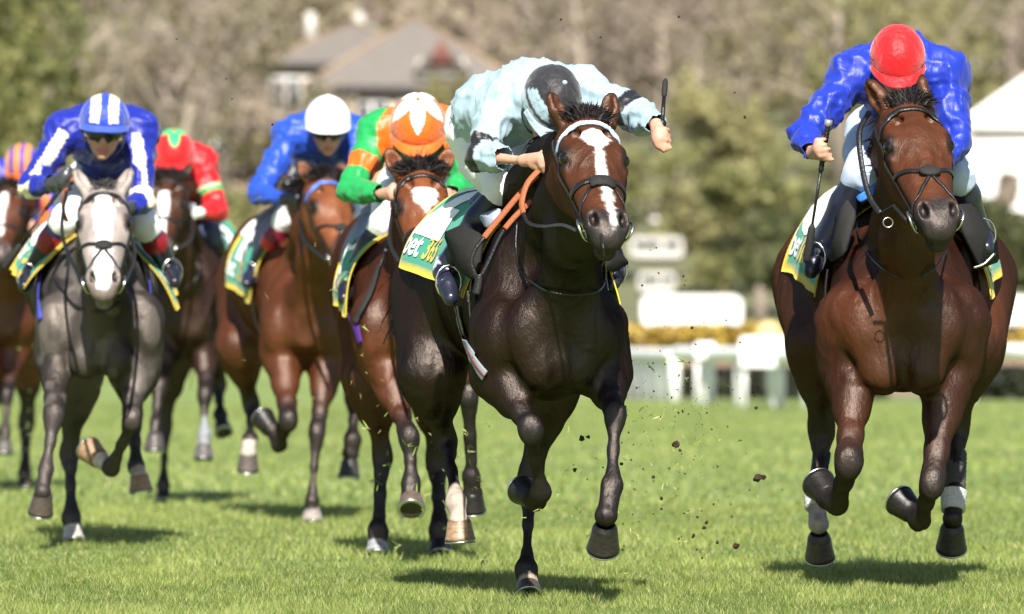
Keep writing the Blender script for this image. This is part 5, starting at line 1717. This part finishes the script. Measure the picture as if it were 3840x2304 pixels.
def clipping(p, size):
    o = bpy.data.objects.new('grass_clipping', CM[random.randrange(8)]); COL.objects.link(o)
    o.location = tuple(p); o.scale = (size,)*3
    o.rotation_euler = (random.random()*6, random.random()*6, random.random()*6)
    tag(o, 'torn blade of grass flying in the air among the legs of the horses', 'grass clipping', 'grass torn up by the hooves')
zones = [(1690, 1750, 90, 170, 50, 31, 3), (1560, 1500, 120, 200, 40, 32, 3), (2480, 1780, 170, 190, 62, 29, 2.5), (2530, 1500, 60, 120, 30, 30, 2), (1480, 1800, 130, 160, 22, 34, 2), (95, 1560, 35, 150, 30, 49, 1.5),
         (1200, 1700, 150, 250, 14, 40, 2), (2180, 1900, 150, 100, 20, 29, 1.5), (1100, 950, 300, 200, 10, 33, 2)]
for (x, y, sx_, sy_, k, Y, dy) in zones:
    for _ in range(k):
        clipping(at(rr.normal(x, sx_), min(rr.normal(y, sy_), 2150), Y + rr.random()*dy), (8 + 18*rr.random()**2)/920)
# ------------------------------------------------------------------ beyond the course: rails, hedge, buildings, trees
M_PLASTIC = plain('white_rail_plastic', (.80, .80, .80), .45, 0, .4, 12, .04)
M_WALLW = plain('white_wall', (.78, .77, .74), .8, 0, .3, 2, .05)
M_VAN = plain('cream_van_paint', (.50, .48, .44), .5, 0, .4, 2, .08)
M_WALLB = plain('buff_brick_wall', (.42, .30, .17), .85, 0, .2, 3, .15)
M_ROOF = plain('grey_slate', (.155, .137, .122), .8, 0, .3, 3, .12)
M_ROOF2 = plain('brown_tile', (.20, .13, .09), .85, 0, .3, 3, .15)
M_DARK = plain('window_glass', (.03, .035, .04), .15, 0, .5, 2, .1)
M_SOFF = plain('dark_eaves', (.05, .045, .045), .7)
M_REDT = plain('red_tile', (.14, .055, .045), .8, 0, .2, 3, .1)
M_RIDGE = plain('ridge_tile', (.27, .20, .14), .85, 0, .2, 3, .1)
M_LEAF = attr_mat('leaf', .6, .3, 0, (.8, .12), ())
gb = M_LEAF.node_tree
tr = N(gb, 'ShaderNodeBsdfTranslucent'); ms = N(gb, 'ShaderNodeMixShader'); ms.inputs[0].default_value = .55
pb = gb.nodes['Principled BSDF']; om = [q for q in gb.nodes if q.type == 'OUTPUT_MATERIAL'][0]
src = pb.inputs['Base Color'].links[0].from_socket
gb.links.new(src, tr.inputs[0]); gb.links.new(pb.outputs[0], ms.inputs[1]); gb.links.new(tr.outputs[0], ms.inputs[2]); gb.links.new(ms.outputs[0], om.inputs['Surface'])
M_BARK = plain('bark', (.27, .225, .18), .9, 0, .2, 6, .2)
M_HEDGE = attr_mat('hedge_leaf', .6, .3, 0, (2, .12), ())

def gpt(px, Y):
    x = (px - 1920)/FPX*Y
    return np.array([x, Y, float(ground_z(x, Y))])

def rail(label, pts, step, hgt=.80):
    """white plastic running rail along ground points"""
    P = spline([np.array(p, float) for p in pts], 12)
    root = empty('running_rail', P[0]); tag(root, label, 'rail', 'white running rails')
    mb = MB()
    top = [p + np.array([0, 0, hgt]) for p in P]
    mb.tube(top, .115, 10)
    mb.build('top_rail', M_PLASTIC, root)
    L = 0; nxt = 0; me = None
    for a, b in zip(P[:-1], P[1:]):
        d = np.linalg.norm(b - a)
        while nxt <= L + d:
            q = lerp(a, b, (nxt - L)/d)
            if me is None:
                m1 = MB(); m1.tube([(0, 0, -.1), (0, 0, .4), (0, -.06, .62), (0, -.02, hgt - .04)], [.10, .10, .09, .08], 10)
                o = m1.build('post', M_PLASTIC, None); me = o.data
            else:
                o = bpy.data.objects.new('post', me); COL.objects.link(o)
            o.parent = root; o.location = tuple(q - P[0])
            nxt += step
        L += d
rail('white running rail with broad posts between the two leading horses',
     [np.array([(px - 1920)/FPX*Y, Y, 0]) for px, Y in ((3150, 100.5), (2969, 104.8), (2826, 107.9), (2702, 110.6), (2577, 113.3), (2540, 114.2))], 2.85, .76)
rail('far run of the white rail with posts crowded together beside the dark bay leader',
     [np.array([(px - 1920)/FPX*Y, Y, 0]) for px, Y in ((2530, 116.5), (2460, 118.5), (2390, 121), (2300, 124.5))], 1.15, .72)
rail('white running rail in front of the dark hedge at the right edge',
     [np.array([(px - 1920)/FPX*Y, Y, 0]) for px, Y in ((3640, 113), (3760, 112), (3900, 111), (4400, 109), (5600, 104))], 4.0, .80)

def leafball(V, F, C, c, r, n, size, cols, rg, flat=1.0, up=.2):
    d = rg.normal(size=(n, 3)); d /= np.linalg.norm(d, axis=1)[:, None]
    p = np.asarray(c) + d*(rg.random(n)**.5)[:, None]*np.asarray(r)
    a = rg.normal(size=(n, 3)); a /= np.linalg.norm(a, axis=1)[:, None]
    b_ = np.cross(a, rg.normal(size=(n, 3))); b_ /= np.linalg.norm(b_, axis=1)[:, None]
    s = size*(.5 + rg.random(n))[:, None]
    k = sum(len(v) for v in V)
    V.append(np.stack([p - a*s, p + b_*s*.7, p + a*s, p - b_*s*.7], 1).reshape(-1, 3))
    F.append(k + np.arange(4*n).reshape(n, 4))
    cc = np.array(cols[0])*(1 - (t_ := rg.random((n, 1)))) + np.array(cols[1])*t_
    C.append(np.repeat(cc, 4, 0))

def tree(px, Y, h, w, kind, label, grp, seed, base=None, n=2600):
    rg = np.random.default_rng(seed)
    b0 = gpt(px, Y) if base is None else np.array(base, float)
    root = empty('tree' if kind != 'bush' else 'bush', b0)
    tag(root, label, 'tree' if kind != 'bush' else 'bush', grp)
    mb = MB()
    tips = []
    if kind == 'conifer':
        mb.tube([b0, b0 + [0, 0, h*.96]], [w*.06, .03], 8)
    else:
        tr_h = h*(.30 if kind != 'bush' else .12)
        mb.tube([b0 - [0, 0, .2], b0 + [rg.normal()*.1, 0, tr_h], b0 + [rg.normal()*.3, 0, h*.7]], [w*.045 + .05, w*.036 + .04, .05], 9)
        for i in range(14 if kind != 'bush' else 8):
            t_ = .25 + .65*rg.random(); a = rg.random()*6.28
            st = b0 + np.array([0, 0, h*t_*.8])
            L = w*.5*(1.15 - abs(t_ - .5))
            en = st + np.array([math.cos(a)*L, math.sin(a)*L, h*.22*rg.random() + .1*h])
            mid = lerp(st, en, .5) + rg.normal(size=3)*.15
            mb.tube([st, mid, en], [.05 + w*.012, .04 + w*.006, .02], 6, None, False); tips += [mid, en]
    mb.build('trunk', M_BARK, root)
    V, F, C = [], [], []
    if kind == 'conifer':
        cols = ((.17, .19, .07), (.28, .29, .11))
        for i in range(70):
            t_ = rg.random()**.8; rad = w*.5*(1 - t_)**.8; a = rg.random()*6.28
            cc = (cols[0], cols[1]) if rg.random() < .5 else ((.23, .235, .09), (.35, .34, .14))
            leafball(V, F, C, b0 + np.array([math.cos(a)*rad*.7, math.sin(a)*rad*.7, h*(.04 + .95*t_)]), (.25 + rad*.35, .25 + rad*.35, .3 + h*.03), n//70, .13, cc, rg)
    elif kind == 'bare':
        cols = [((.38, .315, .25), (.46, .385, .305)), ((.36, .31, .225), (.44, .385, .275)), ((.41, .33, .28), (.49, .40, .34))]
        for i in range(60):
            c = tips[rg.integers(len(tips))] + rg.normal(size=3)*w*.11
            leafball(V, F, C, c, w*.16, n//60, .10, cols[seed % 3] if rg.random() < .8 else ((.18, .17, .08), (.26, .25, .11)), rg)
    else:
        cols = {'olive': ((.32, .30, .14), (.44, .40, .21)), 'bush': ((.25, .26, .10), (.38, .37, .17)), 'dark': ((.10, .12, .05), (.19, .20, .085)), 'yellow': ((.45, .27, .02), (.62, .42, .04))}[kind]
        for i in range(60):
            c = (tips[rg.integers(len(tips))] if len(tips) else b0) + rg.normal(size=3)*np.array([w*.12, w*.12, h*.08])
            sh = .8 + .4*rg.random()
            leafball(V, F, C, c, (w*.16, w*.16, h*.10), n//60, .12, (np.array(cols[0])*sh, np.array(cols[1])*sh), rg)
    o = mesh('crown', np.vstack(V), np.vstack(F), M_LEAF, root, None, np.vstack(C), smooth=False)
    return root

# clipped hedge behind the rail
def hedge(label, a, b, hgt, dep, cols, seed, n=5000, name='hedge', cat='hedge'):
    rg = np.random.default_rng(seed)
    a, b = np.array(a, float), np.array(b, float)
    root = empty(name, a); tag(root, label, cat)
    u = nrm(b - a); sd = np.array([-u[1], u[0], 0]); L = np.linalg.norm(b - a)
    mb = MB()
    for i in range(int(L/1.2) + 1):
        q = a + u*min(L, i*1.2); mb.tube([q - [0, 0, .1], q + [0, 0, hgt*.8]], .04, 6)
    mb.build('stem', M_BARK, root)
    t_ = rg.random((n, 3))
    p = a + u*(t_[:, :1]*L) + sd*((t_[:, 1:2] - .5)*dep) + np.array([0, 0, 1.])*(t_[:, 2:]*hgt*(1 + .05*np.sin(t_[:, :1]*60)))
    d = rg.normal(size=(n, 3)); d /= np.linalg.norm(d, axis=1)[:, None]; e = np.cross(d, rg.normal(size=(n, 3))); e /= np.linalg.norm(e, axis=1)[:, None]
    s = .10*(.5 + rg.random((n, 1)))
    V = np.stack([p - d*s, p + e*s*.7, p + d*s, p - e*s*.7], 1).reshape(-1, 3)
    q = rg.random((n, 1)); C = np.array(cols[0])*(1 - q) + np.array(cols[1])*q
    mesh('foliage', V, np.arange(4*n).reshape(n, 4), M_HEDGE, root, None, np.repeat(C, 4, 0), smooth=False)
    return root
g0 = lambda px, Y, z=0: np.array([(px - 1920)/FPX*Y, Y, z])
DKH = ((.010, .014, .008), (.032, .036, .018))
hedge('low dark clipped hedge behind the white rail between the two leading horses', g0(2290, 126), g0(3240, 119), .44, 1.0, DKH, 1, 7000)
hedge('dark clipped hedge at the right edge behind the bay', g0(3520, 119), g0(5400, 115), .50, 1.0, DKH, 2, 9000)
YC = ((.20, .13, .025), (.42, .30, .05))
hedge('bed of yellow gorse flowers in front of the white trailer', g0(2290, 140), g0(2880, 138), 1.18, 1.2, YC, 3, 5000, 'flower_bed', 'flowers')
hedge('bed of yellow gorse flowers at the right edge behind the bay', g0(3560, 140), g0(4900, 139), 1.15, 1.2, YC, 4, 6500, 'flower_bed', 'flowers')

bank = MB()
xa, xb = g0(2150, 130)[0], g0(6000, 130)[0]
bank.add([(xa, 128, -.05), (xb, 128, -.05), (xb, 131, .66), (xa, 131, .66), (xb, 147, .70), (xa, 147, .70), (xb, 150, -.05), (xa, 150, -.05)], [(0, 1, 2, 3), (3, 2, 4, 5), (5, 4, 6, 7)])
tag(bank.build('earth_bank', plain('bare_earth', (.24, .17, .115), .9, 0, .2, 4, .2, .5), None, None, False), kind='structure')
# rounded white panels and trailers
def rbox(c, w_, h_, d_, r_, mat, name, root=None, base=None):
    V, F = [], []
    out = []
    for (sx_, sz_, a0) in ((1, 1, 0), (-1, 1, 90), (-1, -1, 180), (1, -1, 270)):
        for k in range(5):
            a = math.radians(a0 + k*22.5)
            out.append((sx_*(w_/2 - r_) + r_*math.cos(a), sz_*(h_/2 - r_) + r_*math.sin(a)))
    n_ = len(out)
    for yy_ in (-d_/2, d_/2):
        V += [np.asarray(c) + [x, yy_, z] for x, z in out]
    F = [tuple(range(n_ - 1, -1, -1)), tuple(range(n_, 2*n_))] + [(i, (i+1) % n_, (i+1) % n_ + n_, i + n_) for i in range(n_)]
    mb = MB(); mb.add(V, F)
    return mb.build(name, mat, root, base, smooth=False)
def trailer(px0, px1, py0, py1, Y, label, mat=None):
    s_ = FPX/Y
    c = at((px0 + px1)/2, (py0 + py1)/2, Y); w_ = (px1 - px0)/s_; h_ = (py1 - py0)/s_
    gz = float(ground_z(c[0], Y))
    root = empty('trailer', (c[0], Y, gz)); tag(root, label, 'trailer')
    b_ = rbox(c, w_, h_, 2.0, min(.28, h_*.3), mat or M_WALLW, 'body', root)
    if mat:
        mb = MB(); mb.box(c + np.array([-w_*.42, -1.035, -h_*.05]), c + np.array([w_*.05, -1.003, h_*.28])); mb.build('window', M_DARK, root)
        mb = MB(); mb.box(c + np.array([w_*.14, -1.035, -h_*.05]), c + np.array([w_*.42, -1.003, h_*.28])); mb.build('window', M_DARK, root)
    mb = MB(); mb.box(c + np.array([-w_*.45, -1.03, -h_*.5 - .08]), c + np.array([w_*.45, 1.0, -h_*.5 - .01])); mb.build('chassis', M_SOFF, root)
    for q in (-.3, .3):
        for yy_ in (-.85, .85):
            cw = np.array([c[0] + q*w_, Y + yy_, gz + .28]); mb = MB(); mb.tube([cw - [0, .1, 0], cw + [0, .1, 0]], .28, 14); mb.build('wheel', M_PAD, root)
    mb = MB(); mb.tube([(c[0] + w_*.5, Y, gz + .45), (c[0] + w_*.5 + .9, Y, gz + .45)], .04, 6); mb.build('drawbar', M_SOFF, root)
    return root
trailer(2402, 2778, 1108, 1228, 150, 'white rounded trailer parked behind the yellow flowers and the rail')
trailer(3690, 4000, 1112, 1216, 150, 'white trailer at the right edge behind the bay')
trailer(2360, 2560, 890, 968, 178, 'white trailer on the rise, topmost of the three above the rail', M_VAN)
trailer(2390, 2530, 1022, 1096, 168, 'small white trailer just above the long one', M_VAN)
# course furniture beside the rail
def board(px0, px1, py0, py1, Y, label, name='board', mat=None, cat='board'):
    c = at((px0 + px1)/2, (py0 + py1)/2, Y); s_ = FPX/Y; w_, h_ = (px1 - px0)/s_, (py1 - py0)/s_
    root = empty(name, (c[0], Y, 0)); tag(root, label, cat)
    rbox(c, w_, h_, .08, min(.05, h_*.25), mat or M_PLASTIC, 'panel', root)
    for q in (-.4, .4):
        mb = MB(); mb.tube([(c[0] + q*w_, Y + .08, -.1), (c[0] + q*w_, Y + .08, c[2])], .035, 6); mb.build('leg', M_PLASTIC, root)
    return root
board(2775, 2955, 1262, 1376, 105.6, 'wide white board standing on the rail beside the bay')
board(2606, 2682, 1284, 1345, 111.3, 'small white hump shaped panel on the running rail')
c = at(2884, 1258, 107.5)
root = empty('disc_sign', (c[0], c[1], 0)); tag(root, 'round pale yellow disc sign above the white board', 'sign')
mb = MB(); mb.tube([c - [0, .03, 0], c + [0, .03, 0]], .21, 24); mb.build('disc', plain('yellow_disc', (.50, .40, .17), .6), root)
mb = MB(); mb.tube([(c[0], c[1], -.1), c], .03, 6); mb.build('leg', M_PLASTIC, root)

# hip-roofed grey house on the hill
def house(px, py_eave, py_peak, half, Y, label, wall=M_WALLB, roof=M_ROOF, dormer=False, chim=0, wh=3.0, nwin=5, ridge=M_RIDGE, soff=M_SOFF):
    s_ = FPX/Y
    e = at(px, py_eave, Y); pk = at(px, py_peak, Y); hw_ = half/s_; dp = hw_*1.1
    root = empty('house', (e[0], Y, e[2] - wh)); tag(root, label, 'house')
    gz = float(ground_z(e[0], Y))
    mb = MB(); mb.box((e[0] - hw_*.92, Y - dp*.9, min(gz, e[2] - wh) - .5), (e[0] + hw_*.92, Y + dp*.9, e[2] - .25)); mb.build('wall', wall, root)
    mb = MB(); mb.box((e[0] - hw_*.99, Y - dp*.99, e[2] - .25), (e[0] + hw_*.99, Y + dp*.99, e[2] - .003)); mb.build('eaves', soff, root)
    z0, z1 = e[2], pk[2]; r = hw_*.12
    A_ = [(e[0] - hw_, Y - dp, z0), (e[0] + hw_, Y - dp, z0), (e[0] + hw_, Y + dp, z0), (e[0] - hw_, Y + dp, z0), (e[0], Y - r, z1), (e[0], Y + r, z1)]
    mb = MB(); mb.add(A_, [(0, 1, 4), (1, 2, 5, 4), (2, 3, 5), (3, 0, 4, 5), (3, 2, 1, 0)]); rf = mb.build('roof', roof, root, smooth=False)
    for q in (0, 1):
        mb = MB(); mb.tube([A_[q], A_[4]], .10, 6); o = mb.build('ridge_tile', ridge, root); o.parent = rf
    for i in range(nwin):
        x = e[0] + hw_*(-.75 + .37*i)
        fr = MB(); fr.box((x - .55, Y - dp*.9 - .06, e[2] - 1.75), (x + .55, Y - dp*.9 + .02, e[2] - .45)); f_ = fr.build('window', M_WALLW, root)
        for sg in (-1, 1):
            g_ = MB(); g_.box((x + sg*.26 - .22, Y - dp*.9 - .10, e[2] - 1.65), (x + sg*.26 + .22, Y - dp*.9 - .065, e[2] - .55)); o = g_.build('pane', M_DARK, root); o.parent = f_
    if dormer:
        dx = at(1660, 250, Y)[0]; zb, zt = at(0, 310, Y)[2], at(0, 150, Y)[2]; w_ = 90/s_; yf = Y - dp*.97
        dm = empty('dormer', (0, 0, 0)); dm.parent = root
        def put(mbx, nm, mt):
            o = mbx.build(nm, mt, root); o.parent = dm
        mb = MB(); mb.box((dx - w_, yf, zb), (dx + w_, Y, zb + (zt - zb)*.45)); put(mb, 'dormer_wall', M_VAN)
        mb = MB(); mb.add([(dx - w_*.62, yf - .12, zb + .42), (dx + w_*.62, yf - .12, zb + .42), (dx, yf - .12, zt - .1), (dx - w_*.62, yf - .02, zb + .42), (dx + w_*.62, yf - .02, zb + .42), (dx, yf - .02, zt - .1)], [(0, 1, 2), (5, 4, 3), (0, 3, 4, 1), (1, 4, 5, 2), (2, 5, 3, 0)]); put(mb, 'gable_tile', M_REDT)
        zz = zb + (zt - zb)*.45
        mb = MB(); mb.add([(dx - w_*1.15, yf - .05, zb + .2), (dx + w_*1.15, yf - .05, zb + .2), (dx, yf - .05, zt), (dx - w_*1.15, Y, zb + .2), (dx + w_*1.15, Y, zb + .2), (dx, Y, zt)], [(0, 1, 2), (5, 4, 3), (0, 3, 4, 1), (1, 4, 5, 2), (2, 5, 3, 0)]); put(mb, 'dormer_roof', M_ROOF)
    for i in range(chim):
        x = e[0] + hw_*(-.5 + .55*i); mb = MB(); mb.box((x - .17, Y - .2, z1 - .8), (x + .17, Y + .2, z1 + .35)); o = mb.build('chimney', M_VAN, root); o.parent = rf
    return root
house(1559, 338, 69, 410, 240, 'grey hip roofed house on the hillside with a white dormer and red tiled gable', dormer=True, wh=5)
house(1330, 250, 85, 330, 262, 'grey roofed wing with pale chimneys behind the dormered house', chim=2, wh=5)
house(3960, 470, 215, 370, 210, 'white building with a pale roof at the right edge behind the blue jockey', M_WALLW, M_WALLW, wh=6, nwin=0, ridge=M_WALLW, soff=M_WALLW)
house(960, 470, 395, 120, 225, 'low pale house half hidden in bare trees at the left', M_WALLB, M_ROOF2, wh=4)
house(2490, 775, 700, 60, 228, 'small white hut on the rise above the parked trailers', M_WALLW, M_WALLW, wh=3)

house(2400, 800, 745, 60, 235, 'low lavender grey building left of the white hut', plain('lavender_wall', (.42, .44, .55), .8, 0, .2, 2, .05), M_ROOF, wh=3)
house(2250, 560, 470, 150, 300, 'pale rendered house among the trees above the dark bay leader', M_WALLW, M_ROOF2, wh=5)
house(2700, 500, 430, 120, 300, 'pinkish house among the trees above the raised whip', plain('pink_wall', (.55, .38, .30), .8, 0, .2, 2, .05), M_ROOF2, wh=5)
# trees
BLAB = ['bare tree between the conifers and the low pale house', 'bare tree behind the striped cap, left of the pale house', 'bare tree above the jockey in red', 'bare tree left of the low pale house', 'bare tree behind the low pale house', 'bare shrubby tree below the chimneyed wing', 'small bare tree in front of the dormered house', 'tall bare tree right of the dormered house', 'bare tree above the pale blue jockey', 'bare tree above the raised whip', 'bare tree between the raised whip and the rounded bush', 'tall bare tree above the rounded green bush', 'bare tree behind the rounded green bush', 'tall bare tree left of the red cap', 'thin bare tree in front of the white building at the right edge', 'bare tree behind the shoulder of the blue jockey', 'bare tree behind the white building at the right edge']
BARE, GREENS = 'bare winter trees on the hillside', 'green trees along the hillside'
k = 0
for (px, Y, h, w_) in ((40, 195, 12, 4.6), (175, 200, 13, 4.2), (-60, 190, 12, 4.5)):
    tree(px, Y, h, w_, 'conifer', ['tall olive green conifer at the left edge', 'olive green conifer beside the bare trees at the left', 'conifer partly outside the left edge'][k], GREENS, 50 + k, n=5000); k += 1
for i, (px, Y, h, w_) in enumerate(((300, 215, 9, 5), (470, 235, 10, 5), (640, 210, 8, 5), (760, 250, 11, 5.5), (900, 262, 10, 5), (1060, 205, 6.5, 4), (1240, 205, 4.5, 3.5), (1980, 275, 12, 6), (2150, 250, 9, 5.5), (2320, 268, 11, 6),
                                    (2480, 255, 8, 5), (2620, 280, 11, 6), (2800, 262, 8.5, 5.5), (2980, 285, 12, 6), (3735, 172, 4.6, 1.1), (3560, 260, 10, 5), (3800, 270, 11, 5))):
    tree(px, Y, h, w_, 'bare', BLAB[i], BARE, 100 + i)
for i, (px, Y, h, w_, kd, lb) in enumerate(((2850, 190, 4.3, 3.2, 'bush', 'large rounded green bush left of the jockey in the red cap'), (2700, 200, 3.6, 2.6, 'olive', 'olive green shrub behind the white trailers'), (3010, 185, 3.6, 2.2, 'dark', 'dark green bush close behind the bay on the right'),
                                    (3150, 240, 11, 6, 'olive', 'broad olive tree behind the red cap'), (3420, 250, 12, 6, 'olive', 'tall olive tree above the jockey in the red cap'), (2640, 215, 5, 3, 'olive', 'loose olive shrub above the white hut'), (2300, 205, 4.2, 3.6, 'bush', 'green bush behind the head of the dark bay leader'),
                                    (3790, 165, 3.6, 2.5, 'dark', 'dark bush at the right edge below the white building'), (1640, 215, 5.0, 1.4, 'olive', 'thin light green sapling in front of the dormered house'), (560, 200, 3.5, 4, 'bush', 'low green bush behind the grey horse'), (1000, 190, 2.6, 4, 'bush', 'low green bush behind the white capped jockey'), (800, 185, 2.4, 3, 'olive', 'low olive bush behind the red jockey'))):
    tree(px, Y, h, w_, kd, lb, GREENS, 200 + i, n=3600)
# the wood on the hill that reads as one mass
rg = np.random.default_rng(77)
V, F, C = [], [], []
for i in range(1150):
    Y = rg.uniform(285, 360); x = rg.uniform(-48, 48) if i < 520 else rg.uniform(44, 125)*rg.choice([-1, 1]); px = x/Y*FPX + 1920
    z0 = float(ground_z(x, Y)); top = rg.uniform(5, 13)
    tone = vnoise(np.array([[px/520., Y/40, 3.]]), 5)[0]
    if px < 420 and px > -600: cols = ((.22, .24, .09), (.30, .30, .12))
    elif 2900 < px < 5200: cols = ((.24, .24, .11), (.33, .31, .15))
    elif tone > .1: cols = ((.42, .335, .275), (.50, .405, .335))
    else: cols = ((.36, .31, .215), (.44, .38, .27))
    sh = .9 + .2*rg.random()
    for zz in np.arange(0, top, 2.0):
        leafball(V, F, C, (x, Y, z0 + zz + 1), (1.5, 1.5, 1.4), 26, .34, (np.array(cols[0])*sh, np.array(cols[1])*sh), rg)
o = mesh('woodland', np.vstack(V), np.vstack(F), M_LEAF, None, None, np.vstack(C), smooth=False)
tag(o, 'brown leafless wood covering the far hillside', 'wood', kind='stuff')
